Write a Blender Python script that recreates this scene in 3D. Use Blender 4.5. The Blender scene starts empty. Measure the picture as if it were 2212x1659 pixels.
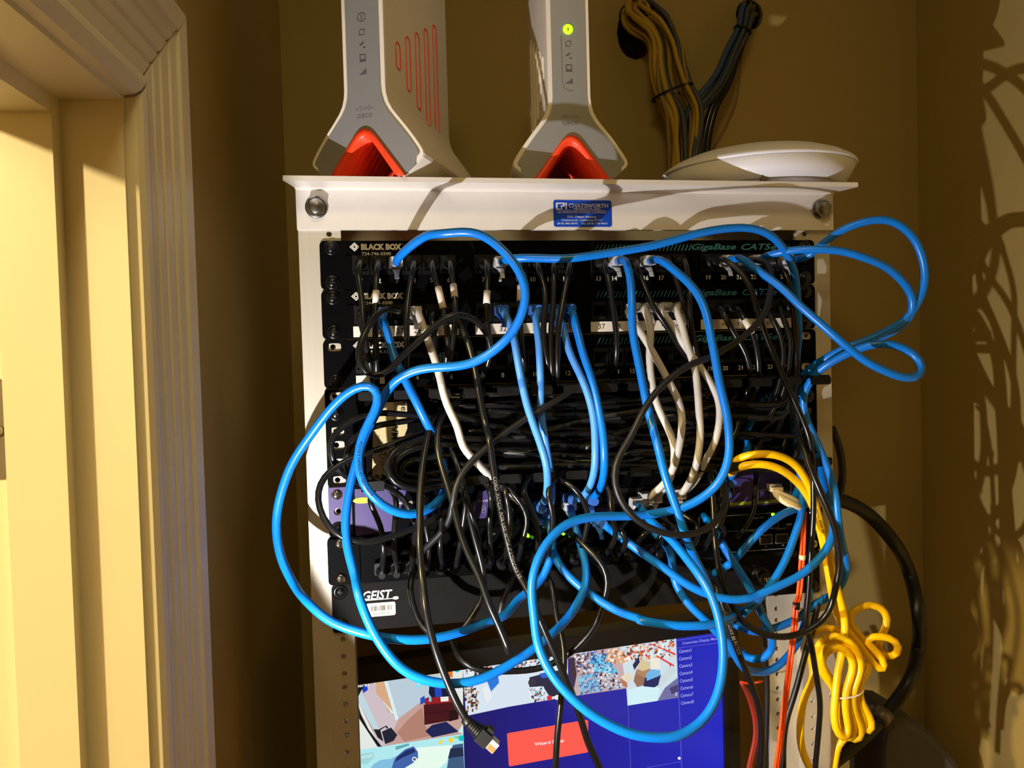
import bpy, math, random
from mathutils import Vector, Matrix
random.seed(7)
S = bpy.context.scene
COL = S.collection

# ------------------------------------------------------------------ camera
CAMP = (-0.20403153, -0.7471823, -0.11090946)      # camera in the rack's own frame (panel plane y=0, top of first panel z=0)
YAW, PITCH, ROLL, FPX = math.radians(10.19275641), math.radians(-1.73577565), math.radians(-1.60436571), 1750.0
ROOMA = math.radians(4.8)                          # the rack stands slightly askew in the closet
CAMZ = 1.80
def cam_axes(yaw, pitch, roll):
    f = Vector((math.sin(yaw)*math.cos(pitch), math.cos(yaw)*math.cos(pitch), math.sin(pitch)))
    r = Vector((math.cos(yaw), -math.sin(yaw), 0)); u = r.cross(f)
    return r*math.cos(roll)+u*math.sin(roll), u*math.cos(roll)-r*math.sin(roll), f
def axes_matrix(ax, loc):
    r, u, f = ax
    return Matrix(((r.x, u.x, -f.x, loc[0]), (r.y, u.y, -f.y, loc[1]), (r.z, u.z, -f.z, loc[2]), (0, 0, 0, 1)))
AXR = cam_axes(YAW, PITCH, ROLL)
RK = Matrix.Translation((0, 0, CAMZ)) @ Matrix.Rotation(ROOMA, 4, 'Z') @ Matrix.Translation(-Vector(CAMP))   # rack frame -> world
RKI = RK.inverted()
cd = bpy.data.cameras.new('camera'); cam = bpy.data.objects.new('camera', cd); COL.objects.link(cam)
cd.sensor_fit = 'HORIZONTAL'; cd.sensor_width = 36.0; cd.lens = 36.0*FPX/2212.0; cd.clip_start = 0.01
cam.matrix_world = axes_matrix(cam_axes(YAW-ROOMA, PITCH, ROLL), (0, 0, CAMZ))
S.camera = cam

# ------------------------------------------------------------------ world, lamps, exposure
S.view_settings.view_transform = 'Standard'; S.view_settings.look = 'None'
S.view_settings.exposure = 0.0; S.view_settings.gamma = 1.0; S.view_settings.use_curve_mapping = False
w = bpy.data.worlds.new('world'); S.world = w; w.use_nodes = True
w.node_tree.nodes['Background'].inputs[0].default_value = (1.0, 0.78, 0.42, 1); w.node_tree.nodes['Background'].inputs[1].default_value = 0.02
def lamp(name, typ, loc, energy, color, size=0.01, target=None, **kw):
    d = bpy.data.lights.new(name, typ); d.energy = energy; d.color = color
    if typ == 'AREA': d.size = size
    else: d.shadow_soft_size = size
    for k, v in kw.items(): setattr(d, k, v)
    o = bpy.data.objects.new(name, d); COL.objects.link(o); o.location = loc
    if target is not None: o.rotation_euler = (Vector(target)-Vector(loc)).to_track_quat('-Z', 'Y').to_euler()
    return o
TORCH = RK @ Vector((-.365, -.35, -.39))
lamp('torch_light', 'SPOT', TORCH, 17.0, (1.0, .96, .95), .003, TORCH + Vector((.86, .55, .48)), spot_size=math.radians(89), spot_blend=.12)
lamp('hall_ceiling_light', 'POINT', (-1.35, -.45, 2.42), 150.0, (1.0, .77, .36), .03)
lamp('closet_fill_light', 'AREA', (-.02, -.12, 2.54), 3.4, (1.0, .80, .36), .25, (.1, .2, 0))  # added soft fill to lift the closet's ambient, not a known fixture

# ------------------------------------------------------------------ materials
def lin(c):
    return tuple(((v/255)/12.92 if v/255 <= .04045 else ((v/255+.055)/1.055)**2.4) for v in c)
MATS = {}
def mat(name, rgb, rough=.5, metal=0., vary=.0, vscale=40., bump=0., bscale=300., emit=0., trans=0., stretch=None, coat=0., spec=.5):
    m = bpy.data.materials.new(name); m.use_nodes = True; nt = m.node_tree; b = nt.nodes['Principled BSDF']
    c = lin(rgb); b.inputs['Base Color'].default_value = (*c, 1); b.inputs['Roughness'].default_value = rough; b.inputs['Metallic'].default_value = metal
    b.inputs['Specular IOR Level'].default_value = spec
    if coat: b.inputs['Coat Weight'].default_value = coat
    if trans: b.inputs['Transmission Weight'].default_value = trans
    if emit:
        b.inputs['Emission Color'].default_value = (*c, 1); b.inputs['Emission Strength'].default_value = emit
    if vary or bump:
        tc = nt.nodes.new('ShaderNodeTexCoord'); mp = nt.nodes.new('ShaderNodeMapping')
        if stretch: mp.inputs['Scale'].default_value = stretch
        nt.links.new(tc.outputs['Object'], mp.inputs['Vector'])
    if vary:
        n = nt.nodes.new('ShaderNodeTexNoise'); n.inputs['Scale'].default_value = vscale; n.inputs['Detail'].default_value = 5
        nt.links.new(mp.outputs[0], n.inputs['Vector'])
        mx = nt.nodes.new('ShaderNodeMix'); mx.data_type = 'RGBA'
        mx.inputs['A'].default_value = (*[v*(1-vary) for v in c], 1); mx.inputs['B'].default_value = (*[min(1, v*(1+vary)) for v in c], 1)
        nt.links.new(n.outputs['Fac'], mx.inputs['Factor']); nt.links.new(mx.outputs['Result'], b.inputs['Base Color'])
    if bump:
        n2 = nt.nodes.new('ShaderNodeTexNoise'); n2.inputs['Scale'].default_value = bscale; n2.inputs['Detail'].default_value = 3
        nt.links.new(mp.outputs[0], n2.inputs['Vector'])
        bp = nt.nodes.new('ShaderNodeBump'); bp.inputs['Strength'].default_value = bump; bp.inputs['Distance'].default_value = .002
        nt.links.new(n2.outputs['Fac'], bp.inputs['Height']); nt.links.new(bp.outputs[0], b.inputs['Normal'])
    MATS[name] = m; return m
mat('wall_paint', (168, 145, 84), .75, vary=.05, vscale=6, bump=.12, bscale=260)
mat('hall_paint', (150, 132, 92), .8)
mat('trim_paint', (228, 220, 196), .38, vary=.03, vscale=12, bump=.1, bscale=45, stretch=(1, 1, .25))
mat('floor_wood', (96, 70, 44), .5, vary=.2, vscale=5)
mat('ceiling_paint', (200, 190, 170), .8)
mat('aluminium', (198, 190, 172), .45, metal=.3, vary=.06, vscale=60, bump=.05, bscale=200, stretch=(4, 4, .15))
mat('header_paint', (226, 220, 212), .42, metal=.15, vary=.05, vscale=70, bump=.05, bscale=500)
mat('steel', (150, 148, 142), .3, metal=1., vary=.15, vscale=300)
mat('chrome', (215, 212, 200), .15, metal=1.)
mat('black_panel', (7, 7, 8), .55, vary=.25, vscale=90, bump=.04, bscale=900, spec=.03)
mat('pdu_black', (26, 25, 24), .7, spec=.06, vary=.25, vscale=1200, bump=.3, bscale=1800)
mat('black_plastic', (16, 16, 16), .42, spec=.35)
mat('dark_hole', (5, 5, 5), .8)
mat('gloss_black', (12, 12, 12), .2)
mat('print_white', (222, 216, 202), .6)
mat('print_teal', (66, 150, 166), .55)
mat('print_black', (20, 20, 20), .6)
mat('print_grey', (120, 118, 112), .6)
mat('sticker_white', (224, 216, 200), .55, vary=.05, vscale=200)
mat('sticker_cream', (196, 178, 128), .5, vary=.12, vscale=120)
mat('sticker_blue', (12, 66, 178), .35, vary=.05, vscale=100)
mat('clear_plug', (226, 226, 228), .22, trans=.25)
mat('blue_plug', (66, 118, 205), .3, trans=.15)
mat('plug_gold', (196, 158, 100), .3, metal=.7)
mat('blue_jacket', (8, 118, 220), .32, vary=.05, vscale=60, bump=.03, bscale=200)
mat('pale_blue_jacket', (72, 144, 232), .38, vary=.05, vscale=60)
mat('black_jacket', (17, 17, 17), .27, vary=.2, vscale=80)
mat('matt_black_jacket', (20, 20, 21), .45, vary=.2, vscale=80)
mat('grey_jacket', (196, 192, 184), .42, vary=.04, vscale=60)
mat('yellow_jacket', (246, 196, 8), .34, vary=.06, vscale=60)
mat('orange_jacket', (255, 84, 26), .35)
mat('red_jacket', (150, 44, 20), .4)
mat('cream_boot', (222, 208, 172), .45)
mat('purple', (64, 48, 106), .45, vary=.05, vscale=80)
mat('lime', (168, 190, 44), .5)
mat('led_green', (150, 255, 20), .4, emit=2.2)
mat('led_dim', (60, 150, 20), .4, emit=.5)
mat('modem_white', (236, 228, 216), .42, vary=.02, vscale=40)
mat('modem_grey', (148, 148, 150), .38, metal=.25, vary=.03, vscale=400)
mat('modem_red', (255, 72, 34), .42)
mat('icon_grey', (70, 70, 74), .5)
mat('relief_grey', (120, 120, 123), .5)
mat('ap_white', (234, 234, 244), .38)
mat('wire_yellow', (176, 142, 24), .5)
mat('wire_slate', (62, 68, 76), .5)
mat('wire_blue', (44, 74, 112), .5)
mat('wire_tan', (140, 112, 66), .5)
mat('pouch_grey', (72, 70, 68), .7, vary=.1, vscale=400, bump=.15, bscale=800)
mat('bezel', (20, 20, 21), .38)
mat('strap_grey', (120, 112, 100), .35, metal=.4)

# ------------------------------------------------------------------ mesh builder
class MB:
    def __init__(s): s.v = []; s.f = []; s.m = []; s.smooth = []
    def add(s, vs, fs, mi=0, smooth=False):
        o = len(s.v); s.v += [tuple(p) for p in vs]
        for f in fs: s.f.append(tuple(i+o for i in f)); s.m.append(mi); s.smooth.append(smooth)
        return s
    def box(s, x0, x1, y0, y1, z0, z1, mi=0):
        return s.add([(x, y, z) for z in (z0, z1) for y in (y0, y1) for x in (x0, x1)],
                     [(0, 2, 3, 1), (4, 5, 7, 6), (0, 1, 5, 4), (2, 6, 7, 3), (0, 4, 6, 2), (1, 3, 7, 5)], mi)
    def rbox(s, x0, x1, y0, y1, z0, z1, r=.002, mi=0, n=3):
        """box rounded in the xz outline and chamfered on the front (low y) edge"""
        pts = []
        r = min(r, (x1-x0)/2.01, (z1-z0)/2.01)
        for cx, cz, a0 in ((x1-r, z1-r, 0), (x0+r, z1-r, 90), (x0+r, z0+r, 180), (x1-r, z0+r, 270)):
            for i in range(n+1):
                a = math.radians(a0+90*i/n); pts.append((cx+r*math.cos(a), cz+r*math.sin(a)))
        return s.prism(pts, y0, y1, mi)
    def prism(s, pts, y0, y1, mi=0, smooth=False):
        """outline in xz (counter-clockwise), from y0 (front) to y1"""
        n = len(pts)
        s.add([(x, y0, z) for x, z in pts]+[(x, y1, z) for x, z in pts], [], mi)
        o = len(s.v)-2*n
        s.f.append(tuple(o+i for i in range(n))); s.f.append(tuple(o+n+i for i in reversed(range(n))))
        s.m += [mi, mi]; s.smooth += [False, False]
        for i in range(n):
            j = (i+1) % n; s.f.append((o+j, o+i, o+n+i, o+n+j)); s.m.append(mi); s.smooth.append(smooth)
        return s
    def strip(s, pts, y0, y1, thick_pts, mi=0):
        """closed band between an outer and an inner outline (same count), from y0 to y1"""
        n = len(pts)
        vs = [(x, y0, z) for x, z in pts]+[(x, y0, z) for x, z in thick_pts]+[(x, y1, z) for x, z in pts]+[(x, y1, z) for x, z in thick_pts]
        fs = []
        for i in range(n):
            j = (i+1) % n
            fs += [(i, j, n+j, n+i), (2*n+i, 3*n+i, 3*n+j, 2*n+j), (i, 2*n+i, 2*n+j, j), (n+i, n+j, 3*n+j, 3*n+i)]
        return s.add(vs, fs, mi)
    def tube(s, pts, r, n=10, mi=0, cap=True, squash=1.0):
        pts = [Vector(p) for p in pts]; N = len(pts)
        T = [(pts[min(i+1, N-1)]-pts[max(i-1, 0)]).normalized() for i in range(N)]
        up = Vector((0, 1, 0)) if abs(T[0].y) < .9 else Vector((0, 0, 1))
        u = (up-T[0]*up.dot(T[0])).normalized(); vs = []
        for i in range(N):
            u = (u-T[i]*u.dot(T[i])).normalized(); w_ = T[i].cross(u)
            rr = r[i] if isinstance(r, (list, tuple)) else r
            for k in range(n):
                a = 2*math.pi*k/n; vs.append(pts[i]+u*math.cos(a)*rr*squash+w_*math.sin(a)*rr)
        fs = [(i*n+k, i*n+(k+1) % n, (i+1)*n+(k+1) % n, (i+1)*n+k) for i in range(N-1) for k in range(n)]
        s.add(vs, fs, mi, True)
        if cap:
            o = len(s.v)-N*n
            s.f += [tuple(o+k for k in reversed(range(n))), tuple(o+(N-1)*n+k for k in range(n))]; s.m += [mi, mi]; s.smooth += [False, False]
        return s
    def lathe(s, prof, axis_o, ax, n=20, mi=0, smooth=True):
        """profile [(radius, height)] turned about ax through axis_o"""
        ax = Vector(ax).normalized(); o_ = Vector(axis_o)
        u = ax.orthogonal().normalized(); w_ = ax.cross(u); vs = []
        for r, h in prof:
            for k in range(n):
                a = 2*math.pi*k/n; vs.append(o_+ax*h+u*math.cos(a)*r+w_*math.sin(a)*r)
        fs = [(i*n+k, i*n+(k+1) % n, (i+1)*n+(k+1) % n, (i+1)*n+k) for i in range(len(prof)-1) for k in range(n)]
        s.add(vs, fs, mi, smooth)
        o = len(s.v)-len(prof)*n
        if prof[0][0] > 1e-6: s.f.append(tuple(o+k for k in reversed(range(n)))); s.m.append(mi); s.smooth.append(False)
        if prof[-1][0] > 1e-6: s.f.append(tuple(o+(len(prof)-1)*n+k for k in range(n))); s.m.append(mi); s.smooth.append(False)
        return s
    def plate(s, x0, x1, z0, z1, y0, y1, cols, mi=0):
        """plate with real holes; cols = [(xc, half cell width, [(zc, half cell height, (rx, rz, exponent))...])]"""
        def quad(a, b, c, d):
            for y, fl in ((y0, 0), (y1, 1)):
                q = [(a, y, c), (b, y, c), (b, y, d), (a, y, d)]
                s.add(q, [(0, 1, 2, 3) if not fl else (3, 2, 1, 0)], mi)
        x = x0
        for xc, hw, hs in sorted(cols):
            if xc-hw > x+1e-7: quad(x, xc-hw, z0, z1)
            z = z0
            for zc, hh, out in sorted(hs, key=lambda t: t[0]):
                if zc-hh > z+1e-7: quad(xc-hw, xc+hw, z, zc-hh)
                rx, rz, e = out
                nb = [(1, -.5), (1, 0), (1, .5), (1, 1), (.5, 1), (0, 1), (-.5, 1), (-1, 1), (-1, .5), (-1, 0), (-1, -.5), (-1, -1), (-.5, -1), (0, -1), (.5, -1), (1, -1)]
                sq = [(p*hw, q*hh) for p, q in nb]; out = []; n = 16
                for p, q in nb:
                    t_ = math.atan2(q, p); c_, s_ = math.cos(t_), math.sin(t_)
                    out.append((rx*math.copysign(abs(c_)**e, c_), rz*math.copysign(abs(s_)**e, s_)))
                # keep the cell corners
                vs = [(xc+a, y0, zc+b) for a, b in out]+[(xc+a, y0, zc+b) for a, b in sq]+[(xc+a, y1, zc+b) for a, b in out]+[(xc+a, y1, zc+b) for a, b in sq]
                fs = []
                for i in range(n):
                    j = (i+1) % n
                    fs += [(i, n+i, n+j, j), (2*n+i, 2*n+j, 3*n+j, 3*n+i), (i, j, 2*n+j, 2*n+i)]
                s.add(vs, fs, mi)
                z = zc+hh
            if z < z1-1e-7: quad(xc-hw, xc+hw, z, z1)
            x = xc+hw
        if x < x1-1e-7: quad(x, x1, z0, z1)
        b = [(x0, z0), (x1, z0), (x1, z1), (x0, z1)]
        for i in range(4):
            (a, c), (d, e) = b[i], b[(i+1) % 4]
            s.add([(a, y0, c), (d, y0, e), (d, y1, e), (a, y1, c)], [(1, 0, 3, 2)], mi)
        return s
    def move(s, M):
        s.v = [tuple(M @ Vector(p)) for p in s.v]; return s
    def base(s):
        xs, ys, zs = zip(*s.v); return Vector(((min(xs)+max(xs))/2, (min(ys)+max(ys))/2, min(zs)))
BASE = {}
def _mesh(name, mb, mats, base):
    me = bpy.data.meshes.new(name)
    me.from_pydata([(p[0]-base[0], p[1]-base[1], p[2]-base[2]) for p in mb.v], [], mb.f)
    for m in (mats if isinstance(mats, (list, tuple)) else [mats]): me.materials.append(MATS[m])
    me.polygons.foreach_set('material_index', mb.m); me.polygons.foreach_set('use_smooth', mb.smooth)
    me.update(); return me
def tag(o, label=None, cat=None, group=None, kind=None):
    if label: o['label'] = label
    if cat: o['category'] = cat
    if group: o['group'] = group
    if kind: o['kind'] = kind
    return o
def place(o, base, frame):
    M = frame @ Matrix.Translation(base); o.matrix_world = M; o.location = M.translation
    BASE[o.name] = (Vector(base), frame)
def empty(name, base, label=None, cat=None, group=None, frame=RK, kind=None):
    o = bpy.data.objects.new(name, None); COL.objects.link(o); o.empty_display_size = .02
    place(o, base, frame); return tag(o, label, cat, group, kind)
def solid(name, mb, mats, label=None, cat=None, group=None, frame=RK, kind=None):
    b = mb.base(); o = bpy.data.objects.new(name, _mesh(name, mb, mats, b)); COL.objects.link(o)
    place(o, b, frame); return tag(o, label, cat, group, kind)
def part(name, mb, mats, parent, label=None, me=None, loc=None, kind=None):
    b, fr = BASE[parent.name]
    if me is None: o = bpy.data.objects.new(name, _mesh(name, mb, mats, b))
    else: o = bpy.data.objects.new(name, me)
    COL.objects.link(o); o.parent = parent
    if loc is not None: o.location = Vector(loc)-b
    BASE[o.name] = (b if loc is None else Vector(loc), fr)
    return tag(o, label, kind=kind)
def round_corners(o, x, z0, z1, r):
    import bmesh
    b = BASE[o.name][0]; bm = bmesh.new(); bm.from_mesh(o.data); bmesh.ops.remove_doubles(bm, verts=bm.verts, dist=1e-6)
    E_ = [e for e in bm.edges if all(abs(abs(v.co.x+b.x)-x) < 1e-5 and min(abs(v.co.z+b.z-z0), abs(v.co.z+b.z-z1)) < 1e-5 for v in e.verts) and abs(e.verts[0].co.z-e.verts[1].co.z) < 1e-6]
    bmesh.ops.bevel(bm, geom=E_, offset=r, segments=3, profile=.5, affect='EDGES'); bm.to_mesh(o.data); bm.free()
def data(name, mb, mats):
    return _mesh(name, mb, mats, (0, 0, 0))

# ------------------------------------------------------------------ text
_tc = {}
def tmesh(t, shear=0., bold=0.):
    k = (t, shear, bold)
    if k not in _tc:
        c = bpy.data.curves.new('t', 'FONT'); c.body = t; c.size = 1.; c.shear = shear; c.offset = bold; c.fill_mode = 'FRONT'; c.resolution_u = 2
        o = bpy.data.objects.new('t', c); me = bpy.data.meshes.new_from_object(o)
        vs = [tuple(p.co) for p in me.vertices]; fs = [tuple(p.vertices) for p in me.polygons]
        bpy.data.objects.remove(o); bpy.data.curves.remove(c); bpy.data.meshes.remove(me)
        if vs:
            x0 = min(p[0] for p in vs); x1 = max(p[0] for p in vs); z0 = min(p[1] for p in vs); z1 = max(p[1] for p in vs)
            vs = [((p[0]-(x0+x1)/2), (p[1]-(z0+z1)/2)) for p in vs]; _tc[k] = (vs, fs, x1-x0, z1-z0)
        else: _tc[k] = ([], [], 1, 1)
    return _tc[k]
def put_text(mb, t, x, y, z, h, w=None, shear=0., bold=0., mi=0, fn=None, rot=0.):
    """text centred on (x,z) in the plane y, facing -y; h = height, w = width"""
    vs, fs, tw, th = tmesh(t, shear, bold); sz = h/th; sx = (w/tw) if w else sz
    ca, sa = math.cos(rot), math.sin(rot); out = []
    for a, b in vs:
        a *= sx; b *= sz; a, b = a*ca-b*sa, a*sa+b*ca
        out.append(fn(x+a, z+b) if fn else (x+a, y, z+b))
    mb.add(out, fs, mi); return mb

# ------------------------------------------------------------------ pixel rays to places at real distances
def ray(px, py):
    r, u, f = AXR; return r*((px-1106)/FPX)-u*((py-829.5)/FPX)+f
def at(px, py, d):                    # d = millimetres in front of the rack's panel plane
    q = ray(px, py); return Vector(CAMP)+q*((-d/1000-CAMP[1])/q.y)
def on_plane(px, py, p0, n):
    q = ray(px, py); n = Vector(n); return Vector(CAMP)+q*((Vector(p0)-Vector(CAMP)).dot(n)/q.dot(n))
RW_X, BW_Y, LW_X = .692, 1.10, -.189
def wallback(px, py, off=0.):         # rack-frame point 'off' metres in front of the back wall
    return on_plane(px, py, RKI @ Vector((0, BW_Y-off, 0)), RKI.to_3x3() @ Vector((0, 1, 0)))
CROP = dict(N=(0, 0, 1), C3=(640, 480, 3.687), C4=(1200, 480, 3.456), D1=(580, 820, 3.456), D2=(1200, 820, 3.456), D3=(640, 1200, 3.615), D4=(1200, 1200, 3.456),
            F1=(1000, 640, 5.53), F2=(1000, 880, 5.53), F3=(1000, 1060, 5.53), F4=(720, 1380, 5.53), F5=(1080, 1340, 5.2), F6=(1330, 0, 4.147),
            G1=(660, 490, 7.373), G2=(1560, 480, 7.373), G4=(1560, 900, 7.373), G6=(660, 820, 7.373), H5=(1500, 1300, 4.608), R3=(1640, 900, 2.185))
def pxlist(s):
    cr = 'N'; out = []
    for t in s.split():
        if ',' not in t: cr = t; continue
        a = [float(v) for v in t.split(',')]; ox, oy, sc = CROP[cr]
        out.append([ox+a[0]/sc, oy+a[1]/sc, a[2] if len(a) > 2 else None])
    return out
U = .04445
PX = [(-205.5+110.85*(i//6)+15.7*(i % 6))/1000 for i in range(24)]
def port(row, n):
    return Vector((PX[n-1], 0, -(row-1)*U-.0215))
def catmull(P, step=.005):
    P = [Vector(p) for p in P]; out = [P[0]]
    for i in range(len(P)-1):
        p0 = P[i-1] if i else P[i]*2-P[i+1]; p1 = P[i]; p2 = P[i+1]; p3 = P[i+2] if i+2 < len(P) else P[i+1]*2-P[i]
        t0 = 0; t1 = t0+max(1e-5, (p1-p0).length**.5); t2 = t1+max(1e-5, (p2-p1).length**.5); t3 = t2+max(1e-5, (p3-p2).length**.5)
        n = max(1, int((p2-p1).length/step))
        for k in range(1, n+1):
            t = t1+(t2-t1)*k/n
            a1 = p0*((t1-t)/(t1-t0))+p1*((t-t0)/(t1-t0)); a2 = p1*((t2-t)/(t2-t1))+p2*((t-t1)/(t2-t1)); a3 = p2*((t3-t)/(t3-t2))+p3*((t-t2)/(t3-t2))
            b1 = a1*((t2-t)/(t2-t0))+a2*((t-t0)/(t2-t0)); b2 = a2*((t3-t)/(t3-t1))+a3*((t-t1)/(t3-t1))
            out.append(b1*((t2-t)/(t2-t1))+b2*((t-t1)/(t2-t1)))
    return out
def path3(s):
    """'P1.3' = leave port 3 of panel 1; otherwise crop pixels with depth"""
    pts = []; st = None
    if s.startswith('P'):
        tok, s = s.split(' ', 1); a, b = tok[1:].split('.'); st = port(int(a), int(b))
    L = pxlist(s); ds = [(i, p[2]) for i, p in enumerate(L) if p[2] is not None]
    if not ds: ds = [(0, 40)]
    for i, p in enumerate(L):
        if p[2] is None:
            lo = max([q for q in ds if q[0] <= i], default=ds[0]); hi = min([q for q in ds if q[0] >= i], default=ds[-1])
            p[2] = lo[1] if hi[0] == lo[0] else lo[1]+(hi[1]-lo[1])*(i-lo[0])/(hi[0]-lo[0])
        pts.append(at(*p))
    if st is not None: pts = [st+Vector((0, -.013, 0)), st+Vector((0, -.021, -.0003))]+pts
    return pts, st

# ================================================================== THE ROOM (world frame)
WI = Matrix.Identity(4)
DJ, DH, DN = .53, 1.9685, -.42          # far jamb, head height, near jamb of the doorway in the left wall
WT = .12                                # wall thickness
mb = MB().box(-2.4, 1.2, -1.9, 1.6, -.06, 0); solid('floor', mb, 'floor_wood', frame=WI, kind='structure')
mb = MB().box(-2.4, 1.2, -1.9, 1.6, 2.60, 2.66); solid('ceiling', mb, 'ceiling_paint', frame=WI, kind='structure')
h1 = RK @ wallback(1372, 72); h2 = RK @ wallback(1619, 32)
mb = MB().plate(LW_X-WT, RW_X+.1, 0, 2.6, BW_Y, BW_Y+.1,
     [(h1.x, .045, [(h1.z, .045, (.0255, .036, 1))]), (h2.x, .03, [(h2.z, .03, (.0195, .021, 1))])])
mb.box(LW_X-WT, RW_X+.1, BW_Y+.1, BW_Y+.12, 0, 2.6); solid('wall_back', mb, 'wall_paint', frame=WI, kind='structure')
mb = MB().box(RW_X, RW_X+.1, -1.4, BW_Y, 0, 2.6); solid('wall_right', mb, 'wall_paint', frame=WI, kind='structure')
mb = MB().box(LW_X-WT, LW_X, DJ+.02, BW_Y, 0, 2.6).box(LW_X-WT, LW_X, DN-.02, DJ+.02, DH+.02, 2.6).box(LW_X-WT, LW_X, -1.4, DN-.02, 0, 2.6)
solid('wall_left', mb, 'wall_paint', frame=WI, kind='structure')
mb = MB().box(LW_X-WT, RW_X+.1, -1.5, -1.4, 0, 2.6); solid('wall_front', mb, 'wall_paint', frame=WI, kind='structure')
mb = MB().box(-2.4, LW_X-WT, 1.5, 1.6, 0, 2.6).box(-2.4, LW_X-WT, -1.9, -1.8, 0, 2.6).box(-2.4, -2.3, -1.8, 1.5, 0, 2.6)
mb.box(LW_X-WT, LW_X-WT+.02, -1.8, -1.5, 0, 2.6).box(LW_X-WT, LW_X-WT+.02, BW_Y+.12, 1.5, 0, 2.6)
solid('wall_hall', mb, 'hall_paint', frame=WI, kind='structure')

# door frame: jambs, head, stops, fluted casing with an opened mitre, strike plate
door = empty('door_1', (LW_X-.06, DJ, 0), frame=WI, kind='structure')
jx0 = LW_X-WT
part('jamb', MB().box(jx0, LW_X, DJ, DJ+.02, 0, DH+.02), 'trim_paint', door)
part('jamb', MB().box(jx0, LW_X, DN-.02, DN, 0, DH+.02), 'trim_paint', door)
part('head', MB().box(jx0, LW_X, DN, DJ-.0004, DH, DH+.02), 'trim_paint', door)
sx0, sx1 = -.2620, -.2265
part('door_stop', MB().box(sx0, sx1, DJ-.011, DJ, 0, DH), 'trim_paint', door)
part('door_stop', MB().box(sx0, sx1, DN, DN+.011, 0, DH), 'trim_paint', door)
part('door_stop', MB().box(sx0, sx1, DN+.011, DJ-.0113, DH-.011, DH), 'trim_paint', door)
sp = MB().prism([(-.300, 1.735), (-.2685, 1.735), (-.2655, 1.739), (-.2655, 1.793), (-.2685, 1.797), (-.300, 1.797)], DJ-.0016, DJ)
sp.lathe([(.0035, 0), (.0035, .0012), (0, .0014)], (-.2705, DJ-.0016, 1.765), (0, -1, 0), 12, 1)
part('strike_plate', sp, ['strap_grey', 'steel'], door)
PROF = [(0, 0), (.0015, .0068), (.005, .0098), (.010, .0108), (.015, .0100), (.0185, .0072), (.0200, .0058), (.0230, .0064), (.0300, .0072), (.0308, .0066), (.0330, .0066), (.0338, .0080), (.0410, .0088), (.0418, .0082), (.0440, .0082), (.0448, .0098),
        (.0540, .0108), (.0548, .0102), (.0570, .0102), (.0578, .0120), (.0670, .0132), (.0690, .0156), (.083, .0168), (.086, .0155), (.086, 0)]
def casing(name, stations):
    """stations: list of functions (s across the profile) -> (y, z); profile thickness goes to +x"""
    m = MB(); n = len(PROF)
    vs = []
    for fn in stations:
        for s_, t_ in PROF:
            y, z = fn(s_); vs.append((LW_X+t_, y, z))
    fs = [(i*n+k, i*n+k+1, (i+1)*n+k+1, (i+1)*n+k) for i in range(len(stations)-1) for k in range(n-1)]
    m.add(vs, fs); m.f += [tuple(range(n)), tuple(len(vs)-1-k for k in range(n))]; m.m += [0, 0]; m.smooth += [False, False]
    part(name, m, 'trim_paint', door)
Y0, Z0 = DJ+.003, DH+.003
casing('casing', [lambda s_: (Y0+s_, 0), lambda s_: (Y0+s_, Z0+s_-.0012*(1-s_/.086)-.0002)])
casing('casing', [lambda s_: (Y0+s_-.0003-.0012*(1-s_/.086), Z0+s_), lambda s_: (DN-.003-s_, Z0+s_)])
casing('casing', [lambda s_: (DN-.003-s_, Z0+s_-.0003), lambda s_: (DN-.003-s_, 0)])

# ================================================================== RACK
RTOP = .0096                                       # underside of the top angle
FLOORZ = -(RK @ Vector((0, 0, 0))).z
rack = empty('equipment_rack', (0, .04, FLOORZ), 'tall aluminium two-post rack holding the black equipment', 'rack')
HO = .2326
def rail_holes():
    hs = []; z = -.00635+.0 ; k = 0
    z = RTOP-.004; out = []
    # EIA pattern 15.875 / 15.875 / 12.7 measured from each unit's top
    for u in range(-1, 42):
        for o in (.00635, .022225, .0381):
            zz = -u*U-o
            if zz < RTOP+.03 and zz > FLOORZ+.05: out.append((zz, .0062, (.0025, .0025, 1)))
    return out
RH = rail_holes()
for sgn in (-1, 1):
    x_in, x_out = .2222*sgn, .2595*sgn
    xa, xb = min(x_in, x_out), max(x_in, x_out)
    m = MB()
    for y0, y1 in ((.0025, .0065), (.0735, .0775)):
        m.plate(xa, xb, FLOORZ, .0505, y0, y1, [(HO*sgn, .0062, RH)])
    wx = (.2555, .2595) if sgn > 0 else (-.2595, -.2555)
    m.box(wx[0], wx[1], .0066, .0734, FLOORZ, .0505)
    part('upright', m, 'aluminium', rack)
def angle_bar(y0, dirn, name='top_angle'):
    """vertical leg + flange turned outward"""
    m = MB(); x0, x1 = -.2600, .2612; t = .005
    ys = (y0, y0-dirn*t); ya, yb = min(ys), max(ys)
    prof = [(y0+dirn*0, RTOP), (y0, .0445), (y0-dirn*.0035, .0462), (y0-dirn*.030+dirn*.0, .0462), (y0-dirn*.030, .0505), (y0+dirn*t, .0505), (y0+dirn*t, RTOP)]
    n = len(prof); ext = [0, 0, .001, .008, .008, .001, 0]
    vs = [(x0-e, y, z) for (y, z), e in zip(prof, ext)]+[(x1+e, y, z) for (y, z), e in zip(prof, ext)]
    fs = [(i, (i+1) % n, n+(i+1) % n, n+i) for i in range(n)]+[tuple(reversed(range(n))), tuple(n+i for i in range(n))]
    m.add(vs, fs); return part(name, m, 'header_paint', rack)
front_bar = angle_bar(-.0025, 1)
angle_bar(.0825, -1)
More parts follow.
